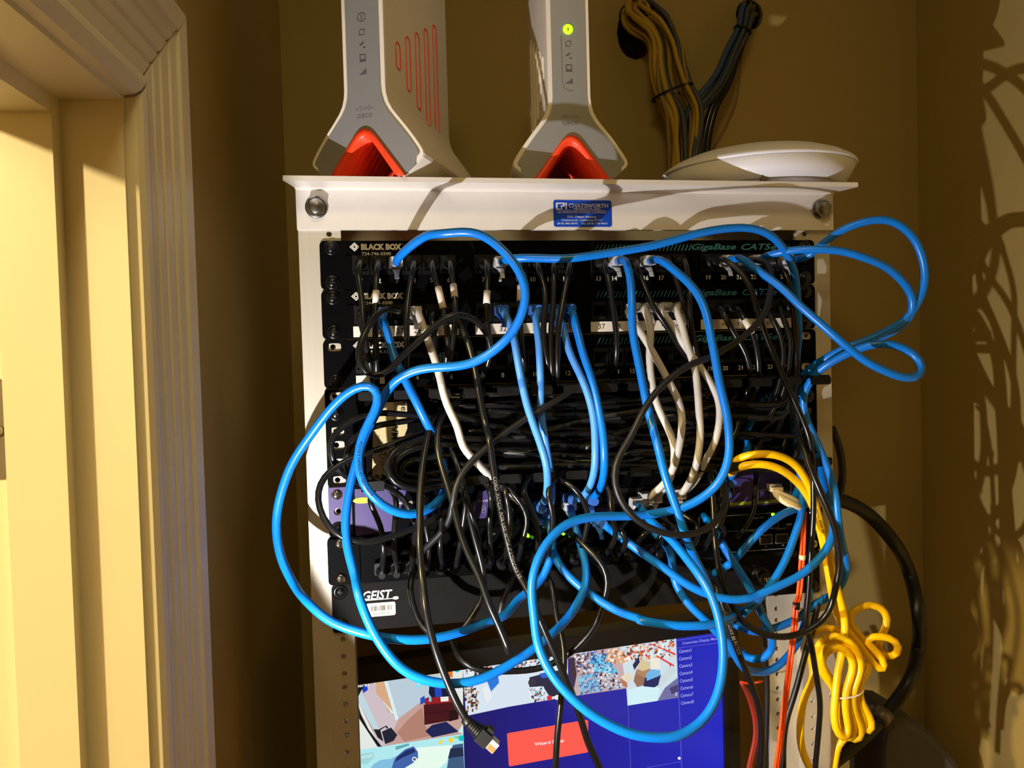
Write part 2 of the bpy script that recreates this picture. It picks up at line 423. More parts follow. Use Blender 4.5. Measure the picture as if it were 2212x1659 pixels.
for bx, bz in ((-.2425, .0295), (.2475, .0300)):
    m = MB(); m.lathe([(.0100, 0), (.0100, .0012), (.0085, .0016)], (bx, -.0026, bz), (0, -1, 0), 24)
    hexa = [(bx+.0088*math.cos(math.radians(60*k+20)), bz+.0088*math.sin(math.radians(60*k+20))) for k in range(6)]
    m.prism(hexa, -.0095, -.0042)
    m.lathe([(.0070, 0), (.0062, .0006), (0, .0008)], (bx, -.0095, bz), (0, -1, 0), 18)
    part('bolt', m, 'steel', rack)
part('base_angle', MB().box(-.26, .26, -.16, -.155, FLOORZ, FLOORZ+.09).box(-.26, .26, -.155, .0, FLOORZ, FLOORZ+.005), 'aluminium', rack)
part('base_angle', MB().box(-.26, .26, .235, .24, FLOORZ, FLOORZ+.09).box(-.26, .26, .08, .235, FLOORZ, FLOORZ+.005), 'aluminium', rack)
# maker's sticker on the top angle
c1, c2 = at(1195, 432, 3), at(1322, 490, 3)
sx, sz, sw, sh = (c1.x+c2.x)/2, (c1.z+c2.z)/2, c2.x-c1.x, c1.z-c2.z
st = part('maker_sticker', MB().rbox(sx-sw/2, sx+sw/2, -.0030, -.0026, sz-sh/2, sz+sh/2, .002), 'sticker_blue', rack, 'blue sticker with white lettering')
m = MB(); yy = -.0031
def T(t, fx, fz, fh, fw=None, bold=0., shear=0.):
    put_text(m, t, sx+(fx-.5)*sw, yy, sz+(.5-fz)*sh, fh*sh, fw*sw if fw else None, shear, bold)
T('CHATSWORTH', .60, .205, .15, .68, .02); T('PRODUCTS, INC.', .585, .335, .095, .47, .01)
m.box(sx-.46*sw, sx+.40*sw, yy, yy+.0002, sz+.107*sh, sz+.117*sh)
T('AN EMPLOYEE OWNED COMPANY', .49, .455, .07, .86, 0, .25)
T('9541 Mason Avenue', .48, .62, .085, .50); T('Chatsworth, California 91311', .48, .755, .085, .70); T('(818) 882-8595    Fax (818) 718-0473', .49, .885, .085, .86)
def R_(fx0, fx1, fz0, fz1): m.box(sx+(fx0-.5)*sw, sx+(fx1-.5)*sw, yy, yy+.0002, sz+(.5-fz1)*sh, sz+(.5-fz0)*sh)
R_(.045, .07, .10, .36); R_(.07, .19, .10, .145); R_(.07, .11, .315, .36); R_(.165, .19, .145, .25); R_(.125, .165, .205, .25); R_(.125, .15, .25, .36); R_(.205, .23, .10, .36)
part('lettering', m, 'print_white', st)

# ------------------------------------------------------------------ shared small pieces (origin-centred, front is -y)
def screw_mesh(kind):
    m = MB(); R0 = .0046
    m.lathe([(R0, 0), (R0, .0008), (R0*.86, .0019), (R0*.55, .0026), (.0, .0029)], (0, 0, 0), (0, -1, 0), 16, 0)
    m.box(-.0024, .0024, -.0030, -.0020, -.0005, .0005, 1).box(-.0005, .0005, -.0031, -.0020, -.0024, .0024, 1)
    if kind == 'black': m.lathe([(.0066, 0), (.0066, .0005), (.0050, .0006)], (0, 0, 0), (0, -1, 0), 18, 0)
    return data('screw', m, ['gloss_black' if kind == 'black' else 'chrome', 'dark_hole'])
SCREW_B, SCREW_C = screw_mesh('black'), screw_mesh('chrome')
def jack_mesh(mt='black_plastic', w=.0146, h=.0175):
    m = MB(); o = [(-w/2, -h/2), (w/2, -h/2), (w/2, h/2), (-w/2, h/2)]
    a, b, c = .0058, -.0055, .0045
    i_ = [(-a, b), (a, b), (a, c), (-a, c)]
    m.strip(o, -.0016, 0, i_, 0)
    vs = [(x, -.0008, z) for x, z in i_]+[(x, .0085, z) for x, z in i_]
    m.add(vs, [(1, 0, 4, 5), (2, 1, 5, 6), (3, 2, 6, 7), (0, 3, 7, 4), (7, 6, 5, 4)], 1)
    for k in range(4): m.box(-.0042+k*.0024, -.0036+k*.0024, .002, .0084, .0030, .0034, 2)
    return data('jack', m, [mt, 'dark_hole', 'plug_gold'])
JACK = jack_mesh()
def ring_poly(m, outer, inner, y, mi=0):
    m.strip(outer, y, y+.0002, inner, mi)

# ------------------------------------------------------------------ patch panels
def patch_panel(row, label):
    zt = -(row-1)*U; zb = zt-.0437
    pan = empty('patch_bay', (0, 0, zb), label, 'patch panel', 'twenty-four port patch panels')
    sl = (.0064, .0030, .6); hz = [(zt-.0066, .0058), (zt-.0374, .0058)]
    m = MB(); HX = .2312
    m.plate(-.2413, .2413, zb, zt, 0, .0022, [(sg*HX-sg*.0, .0066, [(z, hh, (.0059, .0037, .5)) for z, hh in hz]) for sg in (-1, 1)])
    m.box(-.219, .219, -.0014, 0, zb+.0012, zt-.0135)
    m.box(-.222, .222, .0022, .034, zb+.002, zt-.002)
    round_corners(part('faceplate', m, 'black_panel', pan), .2413, zb, zt, .0042)
    for i in range(24): part('jack', None, None, pan, me=JACK, loc=(PX[i], -.0014, zt-.0222))
    scr = {1: [(-1, 0), (-1, 1), (1, 0), (1, 1)], 2: [(-1, 0), (-1, 1), (1, 0), (1, 1)], 3: [(-1, 1)]}[row]
    for sg, k in scr: part('screw', None, None, pan, me=SCREW_B, loc=(sg*HX, -.0002, hz[k][0]))
    m = MB(); y = -.0004
    cx, cz = -.2105, zt-.0056
    def rh(a, b): return [(cx+a, cz), (cx, cz+b), (cx-a, cz), (cx, cz-b)]
    ring_poly(m, rh(.0044, .0040), rh(.0033, .0030), y); ring_poly(m, rh(.0026, .0023), rh(.0013, .0012), y)
    put_text(m, 'BLACK BOX', -.1865, y, zt-.0056, .0058, .0365, 0, .06); put_text(m, "'", -.1673, y, zt-.0035, .0012)
    put_text(m, '724-746-5500', -.1912, y, zt-.0117, .0030, .0262, 0, .02)
    part('maker_lettering', m, 'print_white', pan)
    m = MB(); put_text(m, 'GigaBase', .1345, y, zt-.0073, .0078, .046, .35, .02); put_text(m, 'CAT5e', .1815, y, zt-.0066, .0062, .0370, .35, .02)
    for k in range(26):
        x = .014+k*.00375; t_ = .00035+.0009*k/26
        m.add([(x, y, zt-.0102), (x+t_, y, zt-.0102), (x+t_+.003, y, zt-.0040), (x+.003, y, zt-.0040)], [(0, 1, 2, 3)])
    for k in range(4): m.add([(.2025+k*.003, y, zt-.0095), (.2030+k*.003, y, zt-.0095), (.2055+k*.003, y, zt-.0040), (.2050+k*.003, y, zt-.0040)], [(0, 1, 2, 3)])
    part('range_lettering', m, 'print_teal', pan)
    yn = -.0018; zn = zt-.0363
    if row != 2:
        for i in range(24):
            if not (row == 3 and i == 0): part('port_number', put_text(MB(), str(i+1), PX[i]+.0005, yn, zn, .0044, None, 0, .025), 'print_white', pan)
    if row == 3:
        s_ = part('number_strip', MB().box(PX[0]-.0075, PX[0]+.018, yn, yn+.0003, zn-.0045, zn+.0035), 'sticker_white', pan)
        part('port_number', put_text(MB(), '49', PX[0]+.007, yn-.0002, zn-.0005, .0042), 'print_black', s_)
    if row == 2:
        for g in range(4):
            s_ = part('number_strip', MB().box(PX[g*6]-.0085, PX[g*6+5]+.0085, yn, yn+.0003, zn-.0062, zn+.0035), 'sticker_white', pan)
            for i in range(6): part('port_number', put_text(MB(), str(25+g*6+i), PX[g*6+i]+(.002 if g < 3 else 0), yn-.0002, zn-.0012, .0050 if g < 3 else .0036), 'print_black', s_)
patch_panel(1, 'topmost black patch panel, directly under the white rack header')
patch_panel(2, 'middle black patch panel with white number strips under its ports')
patch_panel(3, 'lowest black patch panel, mostly empty, above the cable manager fingers')

# ------------------------------------------------------------------ horizontal cable manager (2U)
zt, zb = -3*U, -5*U+.0008
man = empty('cable_manager', (0, 0, zb), 'black finger cable manager packed with black cables below the patch panels', 'cable manager')
ZS = [zt-.0066, zt-.0225, zt-.0382, zt-.0508, zt-.0668, zt-.0826]
m = MB().plate(-.2413, .2413, zb, zt, 0, .0022, [(sg*.2312, .0068, [(z, .0055, (.0060, .0038, .5)) for z in ZS]) for sg in (-1, 1)])
round_corners(part('back_plate', m, 'black_panel', man), .2413, zb, zt, .0020)
part('side_bracket', MB().box(-.2115, -.2085, -.004, 0, zb+.004, zt-.004), 'black_panel', man)
for sg, k in ((-1, 1), (1, 1), (1, 4), (1, 5)): part('screw', None, None, man, me=SCREW_B, loc=(sg*.2318, -.0002, ZS[k]))
for row_, zz in (('t', zt-.0015), ('b', zb+.003)):
    for k in range(15):
        x = -.2015+k*.0297; m = MB()
        m.rbox(x-.0098, x+.0098, -.052, 0, zz-.0011, zz+.0011, .001)
        sgn = -1 if row_ == 't' else 1
        z0, z1 = sorted((zz, zz+sgn*.0075)); m.rbox(x-.0098, x+.0098, -.054, -.0518, z0, z1, .002)
        part('finger', m, 'black_plastic', man)
q = [at(*p, 2) for p in ((806, 868), (832, 868), (880, 868), (880, 960), (845, 1040), (810, 1031))]
m = MB().prism([(p.x, p.z) for p in (at(804, 1030, 1), at(842, 1026, 1), at(880, 925, 1), at(879, 866, 1), at(806, 872, 1))], -.0006, -.0001)
ls = part('approval_label', m, 'sticker_cream', man, 'cream approval label with black lettering')
m = MB()
def V(t, px, py, hh): p = at(px, py, 1); put_text(m, t, p.x, -.0008, p.z, hh, None, 0, .01, rot=-math.pi/2)
V('WMB', 853, 937, .0065); V('LISTED', 828, 1011, .0030); V('Hea', 873, 880, .0060); V('THE OUTLET', 818, 955, .0016)
p = at(831, 980, 1); a = [(p.x+.0052*math.cos(k*.35), p.z+.0052*math.sin(k*.35)) for k in range(18)]; b = [(p.x+.0046*math.cos(k*.35), p.z+.0046*math.sin(k*.35)) for k in range(18)]
m.strip(a, -.0008, -.0006, b); put_text(m, 'UL', p.x, -.0008, p.z, .0042, None, 0, .02, rot=-.35)
part('lettering', m, 'print_black', ls)

# ------------------------------------------------------------------ purple switch
zt, zb = -5*U, -6*U+.0008
sw1 = empty('network_switch', (0, 0, zb), 'purple fronted network switch under the cable manager', 'network switch')
part('chassis', MB().box(-.2205, .2205, -.002, .07, zb, zt), 'black_panel', sw1)
HZ = [zt-.0066, zt-.0222, zt-.0378]
for sg in (-1, 1):
    m = MB().plate(min(sg*.2413, sg*.2206), max(sg*.2413, sg*.2206), zb, zt, 0, .0020, [(sg*.2335, .0062, [(HZ[0], .0055, (.0052, .0030, .6)), (HZ[1], .0055, (.0032, .0032, 1)), (HZ[2], .0055, (.0052, .0030, .6))])])
    part('mounting_ear', m, 'purple', sw1)
    m2 = part('screw', None, None, sw1, me=SCREW_C, loc=(sg*.2335, -.0002, HZ[0]))
part('screw', None, None, sw1, me=SCREW_B, loc=(-.2335, -.0002, HZ[2]))
def xz(px, py, d=3): p = at(px, py, d); return (p.x, p.z)
def poly_px(m, pts, y0, y1, mi=0):
    P = [xz(*p, d=-y0*1000) for p in pts]
    a = sum(P[i][0]*P[(i+1) % len(P)][1]-P[(i+1) % len(P)][0]*P[i][1] for i in range(len(P)))
    if a < 0: P.reverse()
    return m.prism(P, y0, y1, mi)
part('purple_panel', poly_px(MB(), [(766, 1057), (882, 1050), (848, 1147), (768, 1158)], -.0028, -.002), 'purple', sw1)
pp = part('purple_panel', poly_px(MB(), [(1034, 1060), (1061, 1059), (1062, 1085), (1049, 1119), (1025, 1121), (1024, 1100)], -.0028, -.002), 'purple', sw1)
m = MB(); c = at(1044, 1082, 3); put_text(m, 'STACK NO.', c.x, -.0031, c.z, .0020, .0110)
part('lettering', m, 'print_white', pp)
m = MB(); c = at(1045, 1100, 3); put_text(m, '8', c.x, -.0031, c.z, .0072, .0042, 0, -.02); part('stack_digit', m, 'print_grey', pp)
part('purple_panel', poly_px(MB(), [(1278, 1085), (1314, 1098), (1316, 1109), (1284, 1107)], -.0028, -.002), 'purple', sw1)
part('purple_panel', poly_px(MB(), [(1552, 1008), (1738, 990), (1738, 1084), (1552, 1100)], -.0028, -.002), 'purple', sw1)
part('stripe', poly_px(MB(), [(1550, 1088), (1736, 1074), (1736, 1081), (1550, 1095)], -.0031, -.0028), 'lime', sw1)
m = MB(); c = at(783, 1081, 3); m.prism([(c.x+.0085*math.cos(k*math.pi/8), c.z+.0028*math.sin(k*math.pi/8)) for k in range(16)], -.0032, -.0028); part('badge', m, 'lime', sw1)
m = MB(); c = at(862, 1086, 3); put_text(m, 'networks', c.x+.006, -.0031, c.z, .0030); part('maker_lettering', m, 'print_white', sw1)
SPX = [-.085+k*.0150 for k in range(16)]
for x in SPX: part('jack', None, None, sw1, me=JACK, loc=(x, -.002, zt-.024))
c = at(1695, 1045, 4); m = MB().rbox(c.x-.005, c.x+.006, -.006, -.002, c.z-.010, c.z+.010, .003).rbox(c.x-.0035, c.x+.0045, -.0064, -.006, c.z-.008, c.z+.008, .002, 1)
part('serial_port', m, ['chrome', 'dark_hole'], sw1)
for px_, py_ in ((1570, 1057), (1650, 1070)):
    c = at(px_, py_, 4); m = MB().strip([(c.x-.0075, c.z-.006), (c.x+.0075, c.z-.006), (c.x+.0075, c.z+.006), (c.x-.0075, c.z+.006)], -.0045, -.002, [(c.x-.006, c.z-.0045), (c.x+.006, c.z-.0045), (c.x+.006, c.z+.0045), (c.x-.006, c.z+.0045)])
    m.box(c.x-.006, c.x+.006, -.0026, -.0022, c.z-.0045, c.z+.0045, 1); part('module_port', m, ['strap_grey', 'dark_hole'], sw1)

# ------------------------------------------------------------------ black 48-port switch
zt, zb = -6*U, -7*U+.0008
sw2 = empty('network_switch', (0, 0, zb), 'black network switch crowded with plugs between purple switch and power unit', 'network switch')
part('chassis', MB().box(-.2205, .2205, -.002, .07, zb, zt), 'black_panel', sw2)
HZ = [zt-.0060, zt-.0376]
for sg in (-1, 1):
    m = MB(); xa, xb = sorted((sg*.2435, sg*.2150)); m.rbox(xa, xb, -.0035, -.0012, zb, zt, .004); part('mounting_ear', m, 'black_panel', sw2)
    for z in HZ: part('screw', None, None, sw2, me=SCREW_C, loc=(sg*.2325, -.0036, z))
JACK2 = jack_mesh('black_panel', .0125, .0135)
S2X = [-.196+.0130*k+.004*(k//6) for k in range(24)]
for k, x in enumerate(S2X): part('jack', None, None, sw2, me=JACK2, loc=(x, -.002, zt-.0300))
part('indicator_panel', MB().strip([(.112, zt-.020), (.196, zt-.020), (.196, zt-.004), (.112, zt-.004)], -.0024, -.002, [(.1125, zt-.0195), (.1955, zt-.0195), (.1955, zt-.0045), (.1125, zt-.0045)]), 'print_grey', sw2)
m = MB()
for t_, px_, py_ in (('MINI PORTS', 1639, 1119), ('LINK/ACT', 1690, 1142), ('RESET', 1705, 1133), ('CONSOLE', 1618, 1147), ('47', 1655, 1181), ('48', 1692, 1178), ('13', 1036, 1154), ('17', 1068, 1154)):
    c = at(px_, py_, 3); put_text(m, t_, c.x, -.0024, c.z, .0018, None, 0, .02)
m.add([(x, -.0023, z) for x, z in (xz(1560, 1194), xz(1700, 1184), xz(1700, 1185.5), xz(1560, 1195.5))], [(3, 2, 1, 0)])
part('lettering', m, 'print_grey', sw2)
for px_, py_ in ((1656, 1166), (1690, 1164)):
    c = at(px_, py_, 4); w_, h_ = .0066, .0048
    m = MB().strip([(c.x-w_, c.z-h_), (c.x+w_, c.z-h_), (c.x+w_, c.z+h_), (c.x-w_, c.z+h_)], -.0030, -.002, [(c.x-w_+.0006, c.z-h_+.0006), (c.x+w_-.0006, c.z-h_+.0006), (c.x+w_-.0006, c.z+h_-.0006), (c.x-w_+.0006, c.z+h_-.0006)])
    m.box(c.x-w_+.0006, c.x+w_-.0006, -.0024, -.0021, c.z-h_+.0006, c.z+h_-.0006, 1); part('empty_port', m, ['print_grey', 'dark_hole'], sw2)
for px_, py_, mt in ((1141, 1158, 'led_green'), (1217, 1153, 'led_green'), (1671, 1112, 'led_green'), (1123, 1209, 'led_dim'), (1150, 1161, 'led_dim'), (1232, 1158, 'led_dim'), (1346, 1189, 'led_dim'), (1437, 1189, 'led_dim')):
    c = at(px_, py_, 22 if mt == 'led_green' and px_ < 1300 else 4); y = c.y
    part('indicator_lamp', MB().lathe([(.0016, 0), (.0016, -c.y-.002), (.0010, -c.y-.0012)], (c.x, -.002, c.z), (0, -1, 0), 10), mt, sw2)

# ------------------------------------------------------------------ rack power unit
zt, zb = -7*U, -8*U+.0008
pdu = empty('power_unit', (0, 0, zb), 'dark grey rack power unit with breaker button and barcode sticker', 'power unit')
m = MB().plate(-.2413, .2413, zb, zt, 0, .0022, [(sg*.2335, .0062, [(zt-.0066, .0055, (.0052, .0032, .6)), (zt-.0374, .0055, (.0052, .0032, .6))]) for sg in (-1, 1)])
round_corners(part('faceplate', m, 'pdu_black', pdu), .2413, zb, zt, .0035)
part('housing', MB().box(-.215, .215, .0022, .09, zb+.001, zt-.001), 'pdu_black', pdu)
for sg in (-1, 1):
    for z in (zt-.0066, zt-.0374): part('screw', None, None, pdu, me=SCREW_B, loc=(sg*.2335, -.0002, z))
m = MB(); c = at(818, 1285, 0); put_text(m, 'GEIST', c.x-.001, -.0003, c.z, .0085, .0270, .25, .02)
m.add([(x, -.0003, z) for x, z in (xz(788, 1296, 0), xz(850, 1291.5, 0), xz(850, 1293, 0), xz(788, 1298, 0))], [(3, 2, 1, 0)])
c = at(853, 1291, 0); m.prism([(c.x-.0018, c.z-.0012), (c.x+.0010, c.z-.0018), (c.x+.0032, c.z-.0012), (c.x+.0032, c.z+.0008), (c.x+.0010, c.z+.0014), (c.x-.0018, c.z+.0008)], -.0004, -.0002)
part('maker_lettering', m, 'print_white', pdu)
c = at(823, 1316, 0); bs = part('barcode_sticker', MB().rbox(c.x-.0132, c.x+.0132, -.0005, -.0001, c.z-.0062, c.z+.0062, .0018), 'sticker_white', pdu)
m = MB(); random.seed(3); x = c.x-.0095
while x < c.x+.0095:
    w_ = random.choice((.0002, .0003, .0005)); m.box(x, x+w_, -.0007, -.0005, c.z-.0012, c.z+.0036); x += w_+random.choice((.0002, .0004, .0006))
put_text(m, 'AX1064070', c.x, -.0007, c.z-.0036, .0022, .0150); part('bars', m, 'print_black', bs)
c = at(1651, 1247, 6); br = part('breaker_button', MB().lathe([(.0105, 0), (.0105, .003), (.0090, .0045), (.0068, .0046), (.0066, .0120), (.0058, .0132), (0, .0134)], (c.x-.002, 0, c.z), (0, -1, 0), 24), 'black_plastic', pdu)
part('rating', put_text(MB(), "'15", c.x-.0005, -.0137, c.z-.0005, .0042, .0068, 0, .03), 'print_white', br)
for px_, py_, mt in ((1548, 1238, 'led_green'),):
    c = at(px_, py_, 3); part('indicator_lamp', MB().lathe([(.0022, 0), (.0022, .0015), (.0012, .0024)], (c.x, 0, c.z), (0, -1, 0), 12), mt, pdu)

# ================================================================== ON TOP OF THE RACK
HT = [(20, 228), (20, 80), (20.6, 73), (22.5, 66), (26, 59.5), (31, 53), (39, 43), (46, 33.5), (51, 26), (53.6, 21.5), (54.2, 18.5), (53, 15.5), (50, 13)]
ARCH = [(34, 0), (32.6, 1.2), (30, 5), (22, 16), (14, 27), (8.5, 34.5), (5, 38), (2, 39.5), (0, 39.8)]
def full(right_half):    # right half given from top to bottom -> closed outline is built by the caller
    return right_half
def inset(half, d):
    out = []
    for i, (x, z) in enumerate(half):
        a = half[max(i-1, 0)]; b = half[min(i+1, len(half)-1)]
        tx, tz = b[0]-a[0], b[1]-a[1]; l = math.hypot(tx, tz) or 1
        out.append((x-(-tz/l)*d if False else x+(tz/l)*d, z-(tx/l)*d))
    return out
def modem(label, frame, lit):
    mo = empty('cable_modem', (0, 0, 0), label, 'modem', 'tall grey and white cable modems', frame=frame)
    D = .165; k = .001
    right = [(x, z) for x, z in HT]; bot = (34.5, 0)
    outer = right+[bot]                                       # right side, going down
    outline = [(x*k, z*k) for x, z in outer]+[(x*k, z*k) for x, z in ARCH[1:]]   # down the right, up the arch
    left = [(-x, z) for x, z in reversed(outline[:-1])]
    poly = outline+left                                       # clockwise seen from the front -> reverse
    poly = list(reversed(poly))
    # shell, slightly narrower towards the back
    m = MB(); n = len(poly); ys = [(.0, .985), (.0025, 1.0), (D, .90)]
    vs = []
    for y, sc in ys: vs += [(x*sc, y, z) for x, z in poly]
    fs = [(r_*n+(i+1) % n, r_*n+i, (r_+1)*n+i, (r_+1)*n+(i+1) % n) for r_ in range(2) for i in range(n)]
    m.add(vs, fs, 0, False); o = len(m.v)-3*n
    m.f += [tuple(o+i for i in range(n)), tuple(o+2*n+i for i in reversed(range(n)))]; m.m += [0, 0]; m.smooth += [False, False]
    sh = part('shell', m, 'modem_white', mo)
    # grey front
    ins = inset(HT, 4.2); ins[0] = (15.8, 224); g = [(x*k, z*k) for x, z in ins]+[(46.5*k, 9.5*k), (37*k, 2.2*k)]
    ar = [(x*1.13*k, (z*1.1)*k) for x, z in ARCH[1:]]
    og = g+ar; gl = [(-x, z) for x, z in reversed(og[:-1])]; gp = list(reversed(og+gl))
    part('front_face', MB().prism(gp, -.0016, .0004), 'modem_grey', mo)
    # red arch: proud rim, tunnel lining and ribs
    a0 = [(x*1.12*k, z*1.10*k) for x, z in ARCH]; a1 = [(x*.93*k, max(0, (z-3.4))*k) for x, z in ARCH]
    A = a0+[(-x, z) for x, z in reversed(a0[:-1])]; B = a1+[(-x, z) for x, z in reversed(a1[:-1])]
    m = MB(); n = len(A)
    vs = [(x, -.0042, z) for x, z in A]+[(x, -.0030, z) for x, z in B]+[(x, .001, z) for x, z in A]+[(x, D*.96, z) for x, z in B]
    fs = []
    for i in range(n-1): fs += [(i+1, i, n+i, n+i+1), (i, i+1, 2*n+i+1, 2*n+i), (n+i+1, n+i, 3*n+i, 3*n+i+1)]
    m.add(vs, fs, 0, True); m.f.append(tuple(len(m.v)-n+i for i in range(n))); m.m.append(0); m.smooth.append(False)
    rim = part('arch_lining', m, 'modem_red', mo)
    for j in range(9):
        y = .012+j*.009; c0 = [(x*.90*k, max(0, z-4.2)*k) for x, z in ARCH[2:8]]
        m = MB()
        for sg in (1, -1):
            P1 = [(sg*x*1.02, y, z) for x, z in c0]; m.tube(P1, .0009, 6)
        part('rib', m, 'modem_red', rim)
    # icons, relief logo
    m = MB(); yy = -.0018
    def circ(cx, cz, r0, r1, n=20, sx=1): 
        m.strip([(cx+r0*sx*math.cos(2*math.pi*i/n), cz+r0*math.sin(2*math.pi*i/n)) for i in range(n)], yy, yy+.0002, [(cx+r1*sx*math.cos(2*math.pi*i/n), cz+r1*math.sin(2*math.pi*i/n)) for i in range(n)])
    zi = [.141, .128, .117, .1055, .0935]
    if not lit: circ(0, zi[0], .0040, .0034); m.box(-.0004, .0004, yy, yy+.0002, zi[0]-.0022, zi[0]+.0022)
    circ(0, zi[1], .0028, .0023); m.prism([(-.0032, zi[1]-.0028), (-.0018, zi[1]-.0022), (-.0024, zi[1]-.0014)], yy, yy+.0002); m.prism([(.0018, zi[1]+.0022), (.0024, zi[1]+.0014), (.0032, zi[1]+.0028)][::-1], yy, yy+.0002)
    m.prism([(-.003, zi[2]+.0004), (-.0012, zi[2]-.0006), (.0014, zi[2]+.0016), (.0012, zi[2]+.0034), (-.0004, zi[2]+.0016)], yy, yy+.0002); m.prism([(.0006, zi[2]-.0026), (.0026, zi[2]-.0030), (.0030, zi[2]-.0018), (.0012, zi[2]-.0014)], yy, yy+.0002)
    m.strip([(-.0028, zi[3]-.0014), (.0028, zi[3]-.0014), (.0028, zi[3]+.0034), (-.0028, zi[3]+.0034)], yy, yy+.0002, [(-.0021, zi[3]-.0009), (.0021, zi[3]-.0009), (.0021, zi[3]+.0028), (-.0021, zi[3]+.0028)])
    m.box(-.0030, .0030, yy, yy+.0002, zi[3]-.0030, zi[3]-.0019)
    for i in range(5): m.box(-.0032+i*.00135, -.0023+i*.00135, yy, yy+.0002, zi[4]-.0022, zi[4]-.0014+i*.0010)
    part('status_icons', m, 'icon_grey', mo)
    m = MB()
    for i, h_ in enumerate((.6, 1.2, 2.2, 1.3, .8, 1.3, 2.2, 1.2, .6)): m.box(-.0086+i*.00205, -.0078+i*.00205, -.0021, -.0015, .0610-h_*.0004, .0610+h_*.0014)
    put_text(m, 'CISCO', 0, -.0020, .0553, .0034, .0150, 0, .02)
    part('relief_logo', m, 'relief_grey', mo)
    if lit:
        m = MB(); m.lathe([(.0046, 0), (.0046, .0008), (.0026, .0010), (.0024, .0006)], (0, -.0016, zi[0]), (0, -1, 0), 24)
        b_ = part('power_button', m, 'led_green', mo, 'glowing green power button')
        part('power_mark', MB().box(-.0005, .0005, -.0027, -.0022, zi[0]-.0014, zi[0]+.0014), 'icon_grey', b_)
        m = MB(); P = [(-.0065, -.0018, zi[0]-.006), (-.0065, -.0018, zi[4]), (-.0050, -.0018, zi[4]-.006), (-.0012, -.0018, zi[4]-.0085), (.003, -.0018, zi[4]-.0085)]; m.tube(P, .00022, 5); part('icon_outline', m, 'relief_grey', mo)
    # vent slots on the flanks
    for sg in (1, -1):
        for j, (z0, z1) in enumerate(((.104, .128), (.092, .142), (.082, .155), (.073, .168), (.064, .181))):
            y = .030+j*.0245; sc = 1-(y/D)*.10; xx = sg*(.020*sc+.0002); pts = []
            for a_ in range(24):
                t_ = 2*math.pi*a_/24; cz = z1-.005 if math.sin(t_) > 0 else z0+.005
                pts.append((xx, y+.0050*math.cos(t_), cz+.0050*math.sin(t_)))
            m = MB().tube(pts+[pts[0]], .00065, 6, cap=False)
            part('vent_slot', m, 'modem_red' if sg > 0 else 'modem_white', mo)
    return mo
TOPZ = .0506
def stand(px, y, rz):
    q = ray(px, 330); t = (y-CAMP[1])/q.y; x = CAMP[0]+q.x*t
    return RK @ Matrix.Translation((x, y, TOPZ)) @ Matrix.Rotation(rz, 4, 'Z')
modem('unlit tall cable modem turned aside at the left end of the rack header', stand(792, -.018, math.radians(-26)), False)
modem('tall cable modem with a glowing green power light on the rack header', stand(1233, -.012, math.radians(-5)), True)

# access point: shallow white dome lying upside up across the two top angles
apf = RK @ Matrix.Translation((at(1632, 380, -55).x, .052, TOPZ+.0055)) @ Matrix.Rotation(math.radians(1.5), 4, 'X') @ Matrix.Rotation(math.radians(-1.0), 4, 'Y')
ap = empty('access_point', (0, 0, 0), 'round white ceiling access point lying on the rack header', 'access point', frame=apf)
part('dome', MB().lathe([(.0975, .0215), (.0990, .0228), (.0982, .0244), (.0950, .0272), (.0860, .0325), (.0700, .0385), (.0480, .0435), (.0240, .0462), (0, .0470)], (0, 0, 0), (0, 0, 1), 64), 'ap_white', ap)
part('rim', MB().lathe([(.0790, .0030), (.0860, .0018), (.0975, .0212), (.0960, .0214)], (0, 0, 0), (0, 0, 1), 64), 'ap_white', ap)
part('mounting_plate', MB().lathe([(.070, -.0030), (.0775, -.0016), (.0775, .0032)], (0, 0, 0), (0, 0, 1), 48), 'ap_white', ap)
m = MB().box(-.036, -.030, -.0800, -.0755, -.001, .004); part('latch', m, 'strap_grey', ap)

# ================================================================== MONITOR BEHIND THE RACK
MP = Vector((.205, .157, -.443)); MY = math.atan2(.057, .438)          # top-right corner of the lit area, yaw
MU = Vector((math.cos(MY), math.sin(MY), 0)); MN = Vector((-math.sin(MY), math.cos(MY), 0))
def scr(px, py, off=.0): return on_plane(px, py, MP-MN*off, MN)
SW_, SH_ = .4400, .2475
MF = RK @ Matrix.Translation(MP) @ Matrix.Rotation(MY, 4, 'Z') @ Matrix.Translation((-SW_/2, 0, 0))     # origin top centre of screen, x right, y back
MFI = MF.inverted() @ RK
mon = empty('monitor', (0, .02, -SH_-.03), 'black monitor showing security camera pictures, behind the rack', 'monitor', frame=MF)
bz = .0205
o_ = [(-SW_/2-bz, -SH_-bz), (SW_/2+bz, -SH_-bz), (SW_/2+bz, bz), (-SW_/2-bz, bz)]; i_ = [(-SW_/2, -SH_), (SW_/2, -SH_), (SW_/2, 0), (-SW_/2, 0)]
part('bezel', MB().strip(o_, -.004, .012, i_), 'bezel', mon)
part('back_cover', MB().box(-SW_/2-bz, SW_/2+bz, .012, .020, -SH_-bz, bz).box(-SW_/2+.04, SW_/2-.04, .020, .045, -SH_+.03, -.03), 'bezel', mon)
part('stand_neck', MB().box(-.03, .03, .02, .045, -SH_-.12, -SH_*.5), 'bezel', mon)
part('stand_base', MB().rbox(-.11, .11, -.06, .12, -SH_-.13, -SH_-.12, .004), 'bezel', mon)
